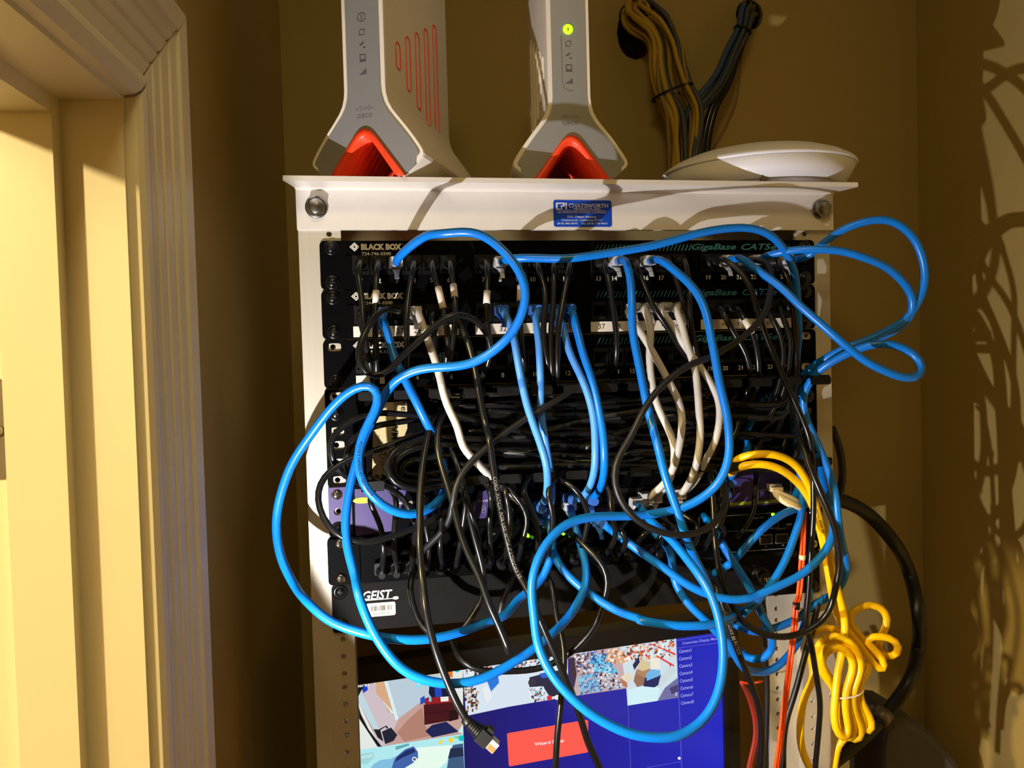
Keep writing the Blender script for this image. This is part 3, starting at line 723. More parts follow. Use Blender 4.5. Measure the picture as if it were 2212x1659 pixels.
def emat(name, rgb, e=1.0):
    mm = bpy.data.materials.new(name); mm.use_nodes = True; nt = mm.node_tree; b = nt.nodes['Principled BSDF']; c = lin(rgb)
    b.inputs['Base Color'].default_value = (.01, .01, .01, 1); b.inputs['Roughness'].default_value = .45
    b.inputs['Emission Color'].default_value = (*c, 1); b.inputs['Emission Strength'].default_value = e; MATS[name] = mm; return name
# panel glow: deep blue, brighter towards the right as the display shows it
mm = bpy.data.materials.new('screen_blue'); mm.use_nodes = True; nt = mm.node_tree; b = nt.nodes['Principled BSDF']
b.inputs['Base Color'].default_value = (.01, .01, .01, 1); b.inputs['Emission Strength'].default_value = 1.
tc = nt.nodes.new('ShaderNodeTexCoord'); sp_ = nt.nodes.new('ShaderNodeSeparateXYZ'); mr = nt.nodes.new('ShaderNodeMapRange'); cr = nt.nodes.new('ShaderNodeValToRGB')
mr.inputs[1].default_value = -.14; mr.inputs[2].default_value = SW_/2
nt.links.new(tc.outputs['Object'], sp_.inputs[0]); nt.links.new(sp_.outputs['X'], mr.inputs[0]); nt.links.new(mr.outputs[0], cr.inputs[0]); nt.links.new(cr.outputs[0], b.inputs['Emission Color'])
cr.color_ramp.elements[0].color = (*lin((26, 22, 80)), 1); cr.color_ramp.elements[1].color = (*lin((26, 34, 190)), 1)
MATS['screen_blue'] = mm
screen = part('screen', MB().box(-SW_/2, SW_/2, .0005, .012, -SH_, 0), 'screen_blue', mon)
EM = {}
def ec(rgb, e=1.0):
    k = (rgb, e)
    if k not in EM: EM[k] = emat('display_%d_%d_%d' % rgb, rgb, e)
    return EM[k]
class Tile:
    """flat picture on the display: polygons given in photo pixels, layered a hair apart"""
    def __init__(s, crop): s.m = MB(); s.mats = []; s.k = 0; s.cr = CROP[crop]
    def P(s, rgb, pts, e=1.0):
        mt = ec(rgb, e)
        if mt not in s.mats: s.mats.append(mt)
        s.k += 1; ox, oy, sc = s.cr; y = .0003-.0000016*s.k; v = []
        toks = pts.split() if isinstance(pts, str) else pts
        for t in toks:
            a, b_ = ([float(q_) for q_ in t.split(',')] if isinstance(t, str) else t)
            p = MFI @ scr(ox+a/sc, oy+b_/sc); v.append((max(-SW_/2, min(SW_/2, p.x)), y, max(-SH_, min(0, p.z))))
        ar = sum(v[i][0]*v[(i+1) % len(v)][2]-v[(i+1) % len(v)][0]*v[i][2] for i in range(len(v)))
        if ar < 0: v.reverse()
        s.m.add(v, [tuple(range(len(v)))], s.mats.index(mt)); return s
    def disc(s, rgb, cx, cy, r, n=14): return s.P(rgb, [(cx+r*math.cos(2*math.pi*i/n), cy+r*math.sin(2*math.pi*i/n)) for i in range(n)])
    def text(s, rgb, t, cx, cy, h, w=None, slope=-.14):
        mt = ec(rgb)
        if mt not in s.mats: s.mats.append(mt)
        s.k += 1; ox, oy, sc = s.cr; y = .0003-.0000016*s.k
        def fn(a, b_):
            p = MFI @ scr(ox+a/sc, oy+(-b_)/sc); return (p.x, y, p.z)
        vs, fs, tw, th = tmesh(t, 0., .01); sz = h/th; sx_ = (w/tw) if w else sz
        s.m.add([fn(cx+a*sx_, -(cy+a*sx_*slope)+b_*sz) for a, b_ in vs], fs, s.mats.index(mt)); return s
    def done(s, name, label=None): return part(name, s.m, s.mats, screen, label)
random.seed(11)
t = Tile('F4')      # reception office
t.P((226, 232, 226), '-700,640 170,498 1545,295 1555,1135 200,1345 -700,1480')
t.P((196, 158, 148), '430,470 700,900 1100,700 1555,900 1555,1135 560,1290 300,760 400,520')
t.P((206, 190, 196), '480,480 650,860 780,960 640,1270 540,1280 330,620')
t.P((178, 128, 112), '900,960 1060,820 1100,1050 1200,1150 850,1230 760,1120')
t.P((216, 168, 132), '500,440 620,440 720,880 510,650')
t.P((186, 204, 216), '610,445 975,370 1250,340 1330,600 1040,760 760,970 690,760')
t.P((214, 238, 240), '600,446 640,440 780,960 745,975')
t.P((150, 218, 238), '975,380 1120,355 1140,540 985,590')
t.P((226, 244, 250), '1000,400 1100,380 1110,520 1010,545')
t.P((18, 24, 58), '1150,540 1260,500 1370,560 1390,690 1180,720 1140,650')
t.P((24, 70, 190), '1210,590 1290,570 1300,690 1220,700')
t.P((150, 28, 40), '1085,720 1130,700 1430,690 1500,760 1100,800')
t.P((70, 18, 28), '1080,790 1490,750 1500,960 1090,1030')
t.P((36, 12, 22), '1085,890 1490,850 1480,965 1380,990 1385,870 1090,900')
t.P((22, 34, 84), '1100,1105 1180,1030 1350,990 1500,1110 1180,1180')
t.P((200, 236, 236), '1490,1115 1545,1020 1555,1135')
t.P((20, 60, 200), '335,580 400,545 415,610 360,650').P((30, 80, 190), '1040,710 1090,680 1100,760 1040,790').P((120, 200, 220), '1145,690 1170,690 1175,750 1140,750').P((236, 236, 226), '1280,695 1375,690 1378,745 1285,752')
t.P((20, 18, 24), '275,720 300,940 530,1290 580,1290 420,1080 330,900 290,760').P((190, 214, 224), '300,640 340,640 540,1060 560,1090 500,1120 310,780')
t.P((24, 26, 40), '480,1080 560,1085 600,1230 530,1180').P((30, 34, 54), '580,1110 690,1060 765,1150 720,1220 620,1260').P((16, 16, 22), '540,1085 635,1035 660,1070 640,1075 625,1052 555,1095')
t.P((15, 14, 14), '318,480 400,468 340,610 200,870 185,780')
t.P((252, 210, 40), '1230,370 1260,345 1280,350 1255,390 1270,440 1245,410 1205,440 1225,400').P((226, 116, 40), '1350,360 1425,370 1425,470 1360,440').disc((0, 180, 200), 1480, 365, 36)
t.text((250, 250, 250), 'Camera1', 300, 560, 46, 250); t.done('camera_picture')
t = Tile('F4')      # car park
t.P((176, 232, 238), '-700,1480 200,1345 1555,1135 1575,1700 -700,2000')
t.P((230, 250, 236), '1010,1300 1420,1270 1350,1480 1200,1600 1000,1600 700,1600 900,1400').P((120, 200, 110), '1420,1180 1555,1150 1560,1200')
t.P((96, 172, 180), '740,1290 900,1250 910,1275 750,1330').P((160, 214, 216), '210,1400 480,1350 490,1420 400,1500 220,1480')
t.P((64, 100, 170), '690,1543 740,1420 860,1320 960,1285 1010,1350 1015,1420 960,1480 760,1600 690,1600').P((28, 44, 100), '760,1420 870,1335 960,1305 985,1350 830,1420 740,1470')
t.P((130, 190, 224), '480,1500 560,1450 700,1430 740,1400 700,1543 420,1580').disc((220, 226, 230), 970, 1440, 30).disc((70, 80, 110), 970, 1440, 16)
t.P((60, 92, 130), '1380,1420 1430,1270 1550,1250 1575,1700 1330,1700').P((30, 44, 76), '1400,1310 1550,1300 1560,1400 1370,1430')
t.P((252, 214, 30), '1260,1225 1320,1195 1295,1230 1300,1270 1280,1245 1255,1270').disc((252, 214, 30), 1405, 1212, 29).disc((0, 190, 200), 1530, 1190, 34)
t.text((220, 240, 240), 'Camera5', 340, 1410, 46, 250); t.done('camera_picture')
def clutter(t, quad, cols, n, lo, hi):
    (ax, ay), (bx, by), (cx, cy), (dx, dy) = quad
    for _ in range(n):
        u_, v_ = random.random(), random.random()
        x = (ax*(1-u_)+bx*u_)*(1-v_)+(dx*(1-u_)+cx*u_)*v_; y = (ay*(1-u_)+by*u_)*(1-v_)+(dy*(1-u_)+cy*u_)*v_
        w_, h_ = random.uniform(lo, hi), random.uniform(lo, hi); k_ = random.uniform(-.5, .5)*h_
        t.P(random.choice(cols), [(x-w_/2, y-h_/2+w_*.07), (x+w_/2, y-h_/2-w_*.07), (x+w_/2+k_, y+h_/2-w_*.07), (x-w_/2+k_, y+h_/2+w_*.07)])
t = Tile('F5')      # warehouse with white floor
t.P((214, 228, 240), '-418,500 760,310 770,858 100,972 -380,1075')
clutter(t, [(-380, 520), (740, 340), (740, 480), (-380, 640)], [(80, 40, 40), (200, 60, 50), (60, 50, 70), (236, 236, 240), (150, 110, 90), (250, 250, 250), (40, 30, 40)], 230, 9, 30)
clutter(t, [(-400, 660), (-270, 640), (-230, 980), (-380, 1040)], [(120, 80, 50), (170, 120, 70), (50, 34, 34), (90, 60, 44), (210, 170, 130)], 60, 12, 40)
t.P((40, 120, 220), '-160,640 -30,560 -10,700 -100,800').P((232, 236, 240), '-200,760 -140,730 -90,860 -150,930')
t.P((30, 30, 62), '330,640 520,590 660,560 740,600 750,830 560,860 480,740 330,750').P((28, 90, 200), '440,600 580,570 570,640 470,650').disc((20, 20, 40), 590, 640, 44).disc((70, 60, 90), 590, 640, 24).disc((50, 44, 60), 360, 700, 44)
clutter(t, [(320, 770), (500, 740), (500, 900), (330, 930)], [(236, 240, 244), (200, 40, 50), (60, 60, 80), (150, 200, 220), (70, 100, 90)], 60, 10, 30)
t.disc((220, 40, 50), 555, 870, 30).disc((230, 240, 226), 640, 865, 28)
t.text((240, 240, 240), 'Camera2', -250, 560, 36, 200); t.done('camera_picture')
t = Tile('F5')      # store shelves with blue goods
t.P((196, 168, 170), '760,310 1345,222 1420,765 860,848 830,760')
clutter(t, [(800, 330), (1150, 270), (1300, 620), (870, 620)], [(60, 60, 90), (80, 54, 60), (120, 190, 220), (180, 140, 130), (40, 110, 200), (230, 230, 235), (50, 40, 52)], 240, 9, 32)
clutter(t, [(1020, 400), (1200, 380), (1310, 600), (1060, 560)], [(70, 180, 220), (110, 200, 230), (40, 130, 200), (180, 220, 235), (20, 90, 160)], 160, 10, 40)
clutter(t, [(870, 640), (1060, 580), (1140, 790), (900, 830)], [(90, 150, 200), (120, 180, 220), (140, 200, 226), (60, 110, 170)], 120, 12, 36)
clutter(t, [(1080, 620), (1300, 580), (1380, 760), (1140, 780)], [(200, 210, 220), (60, 70, 110), (30, 34, 60), (140, 170, 200), (240, 240, 244)], 110, 9, 28)
clutter(t, [(1180, 340), (1340, 320), (1400, 480), (1200, 460)], [(220, 170, 130), (240, 220, 190), (190, 120, 90), (250, 240, 226)], 60, 14, 46)
t.P((40, 90, 180), '1010,330 1080,310 1085,350 1020,380').P((60, 40, 60), '770,420 830,410 860,600 830,760 780,600')
t.text((250, 250, 250), 'Camera3', 960, 345, 38, 230); t.done('camera_picture')
t = Tile('F5')      # packing counter
t.P((206, 222, 232), '1345,222 1978,135 2005,870 1435,958 1420,765')
clutter(t, [(1350, 240), (1960, 160), (1960, 400), (1380, 460)], [(220, 110, 50), (250, 240, 230), (200, 60, 40), (180, 210, 230), (240, 180, 120), (90, 70, 60)], 220, 9, 34)
t.P((230, 60, 50), '1640,210 1970,370 1970,395 1640,232').P((226, 60, 60), '1760,390 1955,500 1955,525 1760,410').P((220, 20, 50), '1905,480 1955,510 1950,560 1905,540')
t.P((214, 196, 150), '1545,470 1600,440 1690,470 1680,540 1600,570 1540,530').P((150, 110, 84), '1530,560 1620,600 1650,720 1540,750 1500,680').P((176, 130, 96), '1540,540 1600,570 1690,540 1690,600 1620,640 1530,600')
t.P((236, 232, 214), '1690,430 1790,420 1800,540 1700,550').P((30, 34, 80), '1490,500 1560,400 1570,470 1510,560').P((30, 34, 90), '1630,640 1810,610 1790,720 1690,780 1610,740').P((110, 180, 230), '1640,600 1700,550 1800,560 1800,620 1700,660 1650,680')
t.P((200, 216, 220), '1800,640 1930,500 1990,560 1850,700 1760,800').P((110, 110, 160), '1850,760 2000,640 2005,870 1770,905').P((70, 60, 110), '1900,760 2000,720 2005,800 1930,830')
t.P((208, 240, 246), '1440,780 1600,740 1800,760 1760,905 1435,958').P((226, 214, 190), '1350,640 1440,580 1510,640 1430,700').P((180, 120, 90), '1350,650 1430,700 1430,760 1360,720')
t.disc((0, 176, 204), 1918, 190, 30).text((250, 250, 250), '3', 1978, 828, 36); t.done('camera_picture')
t = Tile('F5')      # button, grid lines, menu
t.P((255, 92, 80), '80,1280 92,1268 975,1118 992,1128 995,1470 985,1485 115,1642 100,1630').text((255, 250, 250), 'Wizard Setup', 555, 1376, 46, 330)
t.done('wizard_button', 'red button reading Wizard Setup')
t = Tile('F5')
for a in ('1436,958 1441,957 1476,1700 1470,1700', '1976,135 1984,134 2050,1700 2042,1700', '1650,1652 2040,1585 2040,1591 1650,1658'): t.P((92, 92, 190), a)
t.disc((235, 235, 245), 2015, 1551, 17)
t.cr = CROP['D4']
t.P((92, 92, 200), '905,632 1215,590 1215,594 905,637').P((92, 92, 200), '910,690 1220,650 1220,654 910,694')
t.text((150, 160, 236), 'Camera', 1080, 578, 26, 82).text((150, 160, 236), 'Customize Display Mode', 1085, 640, 26, 275)
for k_ in range(8): t.text((160, 164, 230), 'Camera%d' % (k_+1), 968+k_*2.4, 711+k_*55, 26, 96)
t.done('menu_lettering')
sh_ = MB().box(-.255, .255, .079, .36, -.862, -.858)
solid('rack_shelf', sh_, 'black_panel', 'black rack shelf carrying the monitor', 'shelf')

# ================================================================== AROUND THE RACK
def bundle(name, label, keys, strands, rad_keys, base_r, ties, holder=None):
    P = [wallback(x, y, o) for x, y, o in keys]; C = catmull(P, .008); N = len(C)
    root = empty(name, (C[-1].x, C[-1].y, min(p.z for p in C)), label, 'cables')
    rs = []
    for i in range(N):
        f = i/(N-1)*(len(rad_keys)-1); a = int(min(f, len(rad_keys)-2)); rs.append(rad_keys[a]+(rad_keys[a+1]-rad_keys[a])*(f-a))
    ny = Vector((0, 1, 0))
    for j, (mt, ang, rr) in enumerate(strands):
        pts = []
        for i in range(N):
            t_ = (C[min(i+1, N-1)]-C[max(i-1, 0)]).normalized(); sd = t_.cross(ny).normalized(); fw = sd.cross(t_)
            a = ang+.5*math.sin(i/N*5+j); k = rr*(1+.12*math.sin(i/N*9+j*2.1))
            pts.append(C[i]+sd*math.cos(a)*rs[i]*k+fw*math.sin(a)*rs[i]*k*.7)
        part('strand', MB().tube(pts, base_r*(.8+.4*random.random()), 7), mt, root)
    for i_, fat in ties:
        i = int(i_*(N-1)); t_ = (C[min(i+1, N-1)]-C[max(i-1, 0)]).normalized(); sd = t_.cross(ny).normalized(); fw = sd.cross(t_); R0 = rs[i]+base_r*.9
        pts = [C[i]+sd*math.cos(a)*R0+fw*math.sin(a)*R0*.75 for a in [2*math.pi*k/20 for k in range(21)]]
        part('cable_tie', MB().tube(pts, fat, 6, cap=False), 'black_plastic', root)
    return root
random.seed(5)
ys = ['wire_yellow']*11+['wire_slate']*6+['wire_tan']*5
random.shuffle(ys)
stl = [(mt, 2*math.pi*k/22*1.0+random.uniform(-.2, .2), random.choice((.45, .8, 1., 1.))) for k, mt in enumerate(ys)]
bundle('cable_bundle', 'fat bundle of yellow and slate wires coming out of the left wall hole', [(1372, 66, -.07), (1376, 50, -.01), (1390, 38, .035), (1420, 60, .05), (1436, 100, .05), (1440, 150, .05), (1452, 200, .05), (1472, 243, .05), (1476, 300, .05), (1476, 360, .05), (1478, 430, .05), (1480, 560, .05)],
       stl, [.012, .022, .027, .020, .026, .026, .019, .018, .020, .020], .0034, [(.235, .0012), (.50, .0016)])
st2 = [('wire_blue', a, 1.) for a in (0, .9, 1.8, 2.7, 3.6)]+[('wire_slate', 4.5, 1.), ('wire_slate', 5.4, .9), ('wire_blue', 1.2, .3)]
bundle('cable_bundle', 'thin bundle of dull blue wires from the right wall hole to the yellow bundle', [(1618, 30, -.07), (1617, 24, .0), (1612, 30, .03), (1604, 66, .036), (1582, 110, .04), (1556, 168, .045), (1528, 205, .05), (1500, 235, .045), (1490, 260, .04), (1486, 330, .03), (1486, 560, .03)],
       st2, [.014, .013, .0075, .0085, .0095, .008, .0075, .0075], .0036, [(.165, .0022), (.325, .0020)])
st3 = [('gloss_black', 0, .5), ('gloss_black', 2.1, .5), ('gloss_black', 4.2, .5), ('wire_tan', 1., 1.), ('wire_tan', 5., 1.1), ('wire_slate', 3, 1)]
bundle('cable_bundle', 'black cord running straight down from the right wall hole', [(1622, 34, -.07), (1624, 22, .0), (1620, 34, .026), (1610, 68, .03), (1594, 110, .032), (1570, 180, .04), (1545, 225, .04), (1528, 280, .038), (1520, 340, .036), (1514, 420, .036), (1510, 560, .036)],
       st3[:3], [.010, .012, .006, .006, .007, .008, .008, .008], .0040, [])
Pw = [wallback(x, y, o) for x, y, o in [(1626, 40, -.06), (1630, 26, .01), (1620, 66, .02), (1605, 110, .012), (1598, 160, .010), (1590, 215, .008), (1565, 275, .008), (1535, 330, .008), (1520, 400, .008)]]
solid('thin_wire', MB().tube(catmull(Pw, .008), .0011, 6), 'wire_tan', 'single thin tan wire dangling along the wall beside the black cord', 'wire')

def px_tube(s, off_mm, r, n=12):
    L = pxlist(s); return catmull([at(x, y, d if d is not None else off_mm) for x, y, d in L], .006)
m = MB().tube(px_tube('N 1700,1085,-100 1760,1075,-98 1820,1082,-98 1880,1115,-108 1930,1170 1965,1240,-130 1983,1320 1983,1400,-130 1962,1475 1915,1540,-110 1850,1605,-102 1780,1660,-100 1700,1710,-100', -100, .0085), .0080, 16)
big = solid('power_cable', m, 'matt_black_jacket', 'thick black cord bowing out in a wide loop right of the rack', 'cable')
m = MB().tube(px_tube('N 1797,925,-48 1812,965,-52 1819,1010,-60 1817,1050,-74 1806,1085,-90 1780,1112,-100', -30, .004), .0042, 10)
solid('power_cable', m, 'matt_black_jacket', 'short black cord curving behind the right rack upright above the thick loop', 'cable')
c0 = at(1905, 1548, -108); tdir = (at(1960, 1477, -126)-at(1870, 1590, -96)).normalized()
m = MB().lathe([(.0088, -.007), (.0105, -.007), (.0105, .007), (.0088, .007)], c0, tdir, 24); m.box(c0.x-.03, c0.x-.007, c0.y+.004, c0.y+.007, c0.z-.002, c0.z+.012)
solid('cord_clamp', m, 'strap_grey', 'dull grey clamp gripping the thick black cord', 'clamp')
# dark grey rounded housing in the corner
fy = .93
def wy(px, py, Y): return RK @ on_plane(px, py, RKI @ Vector((0, Y, 0)), RKI.to_3x3() @ Vector((0, 1, 0)))
out = [wy(x, y, fy) for x, y in ((1906, 1659), (1906, 1590), (1912, 1560), (1930, 1543), (1955, 1545), (1990, 1566), (2020, 1590), (2050, 1620), (2075, 1650), (2084, 1670))]
pts = [(p.x, p.z) for p in out]; zl = .95
pts = [(pts[0][0], zl)]+pts+[(pts[-1][0]+.004, zl)]
m = MB(); n = len(pts); cx = sum(p[0] for p in pts)/n
pts.reverse()
lay = [(fy+.010, .94), (fy+.002, .985), (fy, 1.), (fy+.07, 1.), (fy+.078, .96)]
ccx, ccz = sum(p[0] for p in pts)/n, 1.2
vs = []
lay = [(fy, .90), (fy+.004, .96), (fy+.012, 1.), (fy+.075, 1.), (fy+.085, .95)]
for y, sc in lay: vs += [(ccx+(x-ccx)*sc, y, ccz+(z-ccz)*sc if z > ccz else z) for x, z in pts]
fs = [(r_*n+i, r_*n+(i+1) % n, (r_+1)*n+(i+1) % n, (r_+1)*n+i) for r_ in range(len(lay)-1) for i in range(n)]
m.add(vs, fs, 0, False); m.f += [tuple(range(n)), tuple(len(vs)-1-i for i in range(n))]; m.m += [0, 0]; m.smooth += [False, False]
solid('equipment_cover', m, 'pouch_grey', 'dark grey rounded cover standing in the corner below the thick cord', 'cover', frame=WI)

# ================================================================== PATCH CABLES
def proj(p):
    q = Vector(p)-Vector(CAMP); r, u, f = AXR; z = q.dot(f); return 1106+FPX*q.dot(r)/z, 829.5-FPX*q.dot(u)/z
def smooth(C, it=24, keep=7):
    for _ in range(it):
        D = list(C)
        for i in range(1, len(C)-1):
            f = min(1., max(0., (i-2)/keep))*(.5 if _ % 2 == 0 else -.52)
            D[i] = C[i].lerp((C[i-1]+C[i+1])*.5, f)
        C = D
    return C
def plug(root, P, kind, cut=0.):
    """RJ45 plug seated at port face P"""
    x, y, z = P
    if kind == 'clear' or kind == 'blue':
        mt = 'clear_plug' if kind == 'clear' else 'blue_plug'
        m = MB().rbox(x-.0058, x+.0058, y-.0150, y-.0010, z-.0038, z+.0052, .0012)
        tb = [(y-.0045, z-.0042), (y-.0100, z-.0062), (y-.0160, z-.0100), (y-.0185, z-.0150)]
        w0 = [.0050, .0034, .0021, .0021]
        vs = []
        for (yy_, zz_), ww in zip(tb, w0): vs += [(x-ww, yy_, zz_+.0005), (x+ww, yy_, zz_+.0005), (x+ww, yy_-.0008, zz_-.0004), (x-ww, yy_-.0008, zz_-.0004)]
        fs = [(i*4+k, i*4+(k+1) % 4, (i+1)*4+(k+1) % 4, (i+1)*4+k) for i in range(3) for k in range(4)]+[(3, 2, 1, 0), (12, 13, 14, 15)]
        o = part('plug', m, mt, root); part('latch_tab', MB().add(vs, fs), mt, o)
        if kind == 'blue': part('boot', MB().lathe([(.0052, .012), (.0050, .017), (.0042, .022), (.0040, .026)], (x, y, z), (0, -1, 0), 14), 'blue_plug', root)
    else:
        m = MB().rbox(x-.0064, x+.0064, y-.0120, y-.0010, z-.0050, z+.0060, .0016)
        o = part('plug', m, 'black_plastic', root)
        pr = []
        for k in range(5):
            h = .012+k*.0022; rr = .0055-.0004*k; pr += [(rr, h), (rr, h+.0011), (rr-.0009, h+.0012), (rr-.0009, h+.0021)]
        part('boot', MB().lathe(pr, (x, y, z), (0, -1, -.12), 12), 'black_plastic', root)
def cable(path, r, mt, label, start=None, end=None, sleeve=None, group=None, name='patch_cable', text=None, pts=None, n=10, sleeve_mat='sticker_white'):
    if pts is None: pts, st = path3(path)
    else: st = None
    C = smooth(catmull(pts, .0055))
    o = solid(name, MB().tube(C, r, n), mt, label, 'cable', group)
    if st is not None: plug(o, tuple(st), start or 'black')
    if end:
        p = pts[-1]
        if p.y < -.012: plug(o, (p.x, p.y+.013, p.z), end)
        else: plug(o, (p.x, -.002, p.z), end)
    for sv in ([sleeve] if sleeve and not isinstance(sleeve[0], tuple) else (sleeve or [])):
        y0, y1 = sv; seg = [p for p in C if y0 <= proj(p)[1] <= y1]
        if len(seg) > 2: part('band' if sleeve_mat == 'wire_tan' else 'label_sleeve', MB().tube(seg, r*1.16, n), sleeve_mat, o, {'sticker_white': 'white label sleeve', 'cream_boot': 'cream label sleeve'}.get(sleeve_mat))
    if text:
        t_, frac, h, tm = text; L = [0.]
        for a, b_ in zip(C, C[1:]): L.append(L[-1]+(b_-a).length)
        vs, fs, tw, th = tmesh(t_, 0., .01); sc = h/th; s0 = L[-1]*frac; out = []
        for a, b_ in vs:
            s_ = min(max(s0+a*sc, 0), L[-1]-1e-6); i = max(k for k in range(len(L)) if L[k] <= s_); i = min(i, len(C)-2); f = (s_-L[i])/max(1e-9, L[i+1]-L[i])
            p = C[i].lerp(C[i+1], f); t3 = (C[i+1]-C[i]).normalized(); v = (Vector(CAMP)-p); v = (v-t3*v.dot(t3)).normalized(); up = v.cross(t3); w_ = b_*sc
            out.append(p+v*(math.sqrt(max(0, r*r-w_*w_))+.00012)+up*w_)
        part('jacket_print', MB().add(out, fs), tm, o)
    return o
BR, KR, GR = .0037, .0027, .0033
B, K, G = 'blue_jacket', 'black_jacket', 'grey_jacket'
# ---- blue
cable('P1.3 G1 1500,470,42 1750,250,62 2000,110,74 C3 1100,100,82 1330,78,90 1500,115,98 1650,235,106 1770,385,112 1825,560,114 1790,740,110 1700,900,104 1560,1030,98 1400,1120,92 1180,1155,86 1000,1170,80 860,1220,74 760,1300,68 700,1390,60 G6 1200,400,52 1130,560,48 D1 760,330,50 705,470,56 650,640,64 600,850,74 575,1080,84 600,1300,94 660,1520,104 D3 470,250,112 560,510,120 660,690,126 820,880,130 1000,970,132 1200,1000,132 1400,975,128 1600,890,120 1880,710,106 2010,600,94 F3 1200,1580,84 1350,1380,75 1450,1160,66 1475,1000,60 1450,800,50 1390,600,40 1330,400,30 1280,190,18',
      BR, B, 'blue cable arching in a high loop from port 3 of the top panel', 'clear', 'clear')
cable('P2.2 G1 1230,1480,34 1290,1650,40 C3 790,1100,50 870,1260,55 950,1420,58 1050,1620,55 D1 1260,470,42 1305,640,38 1310,800,48 1260,910,60 1150,985,72 1020,1000,80 900,965,84 790,880,86 710,770,86 670,640,84 685,490,82 740,340,80 800,200,80 828,120,80 805,65,80 740,45,80 640,75,76 520,160,68 400,300,60 290,450,54 180,620,50 95,850,48 60,1050,48 75,1250,54 140,1440,66 230,1590,80 D3 60,330,94 200,470,104 400,570,112 600,625,116 800,655,116 1000,655,112 1200,620,104 1450,540,90 1650,450,74 F3 640,1310,60 850,1150,50 960,1020,45 1040,800,40 1080,600,35 1050,480,30 1000,330,25 950,230,18',
      BR, B, 'blue cable bulging far out past the left upright in a big loop', 'blue', 'blue', text=('ENHANCED CATEGORY 5 PATCH', .33, .0022, 'print_black'))
cable('P1.14 C4 520,290,36 555,400,46 570,600,56 575,800,60 600,950,64 640,1150,70 680,1350,76 730,1550,82 D2 760,480,90 820,720,96 900,950,98 960,1130,98 1020,1290,94 1070,1390,90 D4 1110,150,85 1170,300,80 1220,450,78 1270,590,74 1330,720,66 1400,830,55 1470,865,45 1560,868,40 1660,825,35 1760,720,30 1830,600,28 1860,500,24 1880,380,18 1900,250,14',
      BR, B, 'blue cable hanging straight down from port 14 of the top panel', 'clear')
cable('P1.16 C4 790,285,42 900,370,56 1000,460,68 1080,570,78 1130,700,86 1160,850,92 1190,1000,97 1220,1180,102 1260,1350,106 1290,1500,108 1295,1640,110 D2 1300,500,112 1270,660,110 1190,800,106 1080,890,102 960,950,98 800,990,96 600,1015,96 400,1020,100 F3 1600,310,104 1400,340,108 1200,430,113 1060,560,118 950,720,124 870,900,130 830,1100,135 825,1300,140 860,1500,145 F5 400,150,150 450,330,155 560,570,160 720,780,166 900,960,171 1150,1130,176 1400,1250,180 1650,1310,182 1900,1310,182 D4 900,1350,182 1070,1255,177 1200,1060,170 1250,800,160 1235,560,150 1170,320,138 1060,130,124 960,0,108 D2 860,1190,92 760,1100,74 690,1030,55 640,970,35 620,930,20',
      BR, B, 'longest blue cable, swinging in a huge loop down across the monitor', 'clear', 'clear')
cable('P1.8 C3 1720,290,36 1850,285,42 2050,290,47 C4 100,270,52 300,245,54 500,215,56 700,180,58 900,130,60 1100,75,62 1300,45,62 1450,45,62 1580,85,60 1680,170,55 1750,290,46 1790,400,40 1800,500,34 1810,650,28 1815,850,24 1800,1000,20 1790,1200,16 D2 1770,200,18 1800,450,22 1830,700,28 1843,880,34 1840,980,40 1790,1150,48 1700,1380,58 1570,1580,66 D4 1500,340,70 1420,420,70 1330,480,60 1260,540,45',
      BR, B, 'blue cable running sideways along the panel top from port 8', 'clear')
cable('P1.22 C4 1580,250,38 1680,225,48 1780,210,56 2000,205,68 2200,230,76 N 1860,555,80 1910,575,80 1950,610,78 1972,650,76 1965,685,72 1935,712,68 1880,738,60 1820,760,50 1770,782,40 1738,808,28 1712,835,14 1680,850,8 1652,862,10 1632,895,16 1610,945,24 G4 430,500,30 330,650,35 230,800,38 130,970,32 80,1040,20',
      BR, B, 'inner blue cable of the two loops reaching right over the brown wall', 'clear', 'blue')
cable('P1.24 N 1745,553,44 1785,520,54 1830,492,64 1880,477,72 1925,478,78 1965,505,80 1990,550,80 1998,600,78 1985,650,75 1955,690,72 1910,718,68 1850,744,60 1800,764,52 1768,790,40 1745,820,28 1726,860,18 1718,900,14 1722,960,16 1728,1010,20 1724,1060,24 1712,1085,14',
      BR, B, 'outer blue cable of the two loops reaching right over the brown wall', 'clear')
cable('P1.20 C4 1380,270,36 1480,340,48 1580,410,58 1680,480,66 1800,600,76 1960,740,86 2120,880,94 N 1870,780,100 1910,800,104 1955,815,106 1985,812,106 1997,798,104 1985,775,100 1950,753,94 1910,743,88 1860,752,78 1810,775,66 1770,800,54 1745,835,40 1735,870,35 1742,905,36 1760,945,44 1785,1005,56 1803,1060,64 1810,1120,66 1820,1180,60 1828,1220,50 1820,1255,40 1795,1290,34 D4 1980,330,30 1850,440,30 1700,520,32 1600,550,34 1480,570,36 1370,530,34 1290,480,28',
      BR, B, 'blue cable slanting down right into a flat pinched loop over the wall', 'clear')
cable('D2 1950,560,10 1985,700,22 2025,850,36 2062,1000,55 2078,1100,70 2055,1200,78 1990,1310,82 1840,1450,84 1620,1560,86 1400,1640,86 1200,1620,84 1000,1540,78 860,1440,71 640,1290,60 480,1170,45 400,1110,35 330,1062,20',
      BR, B, 'blue cable sagging in a shallow curve over the power unit to the right upright', None, 'blue')
cable('D2 1900,880,12 1860,935,30 1740,985,42 1640,1040,48 1500,1160,50 1350,1330,42 1250,1410,30 1180,1450,15', BR, B, 'short blue cable bowing over the green switch light at the right')
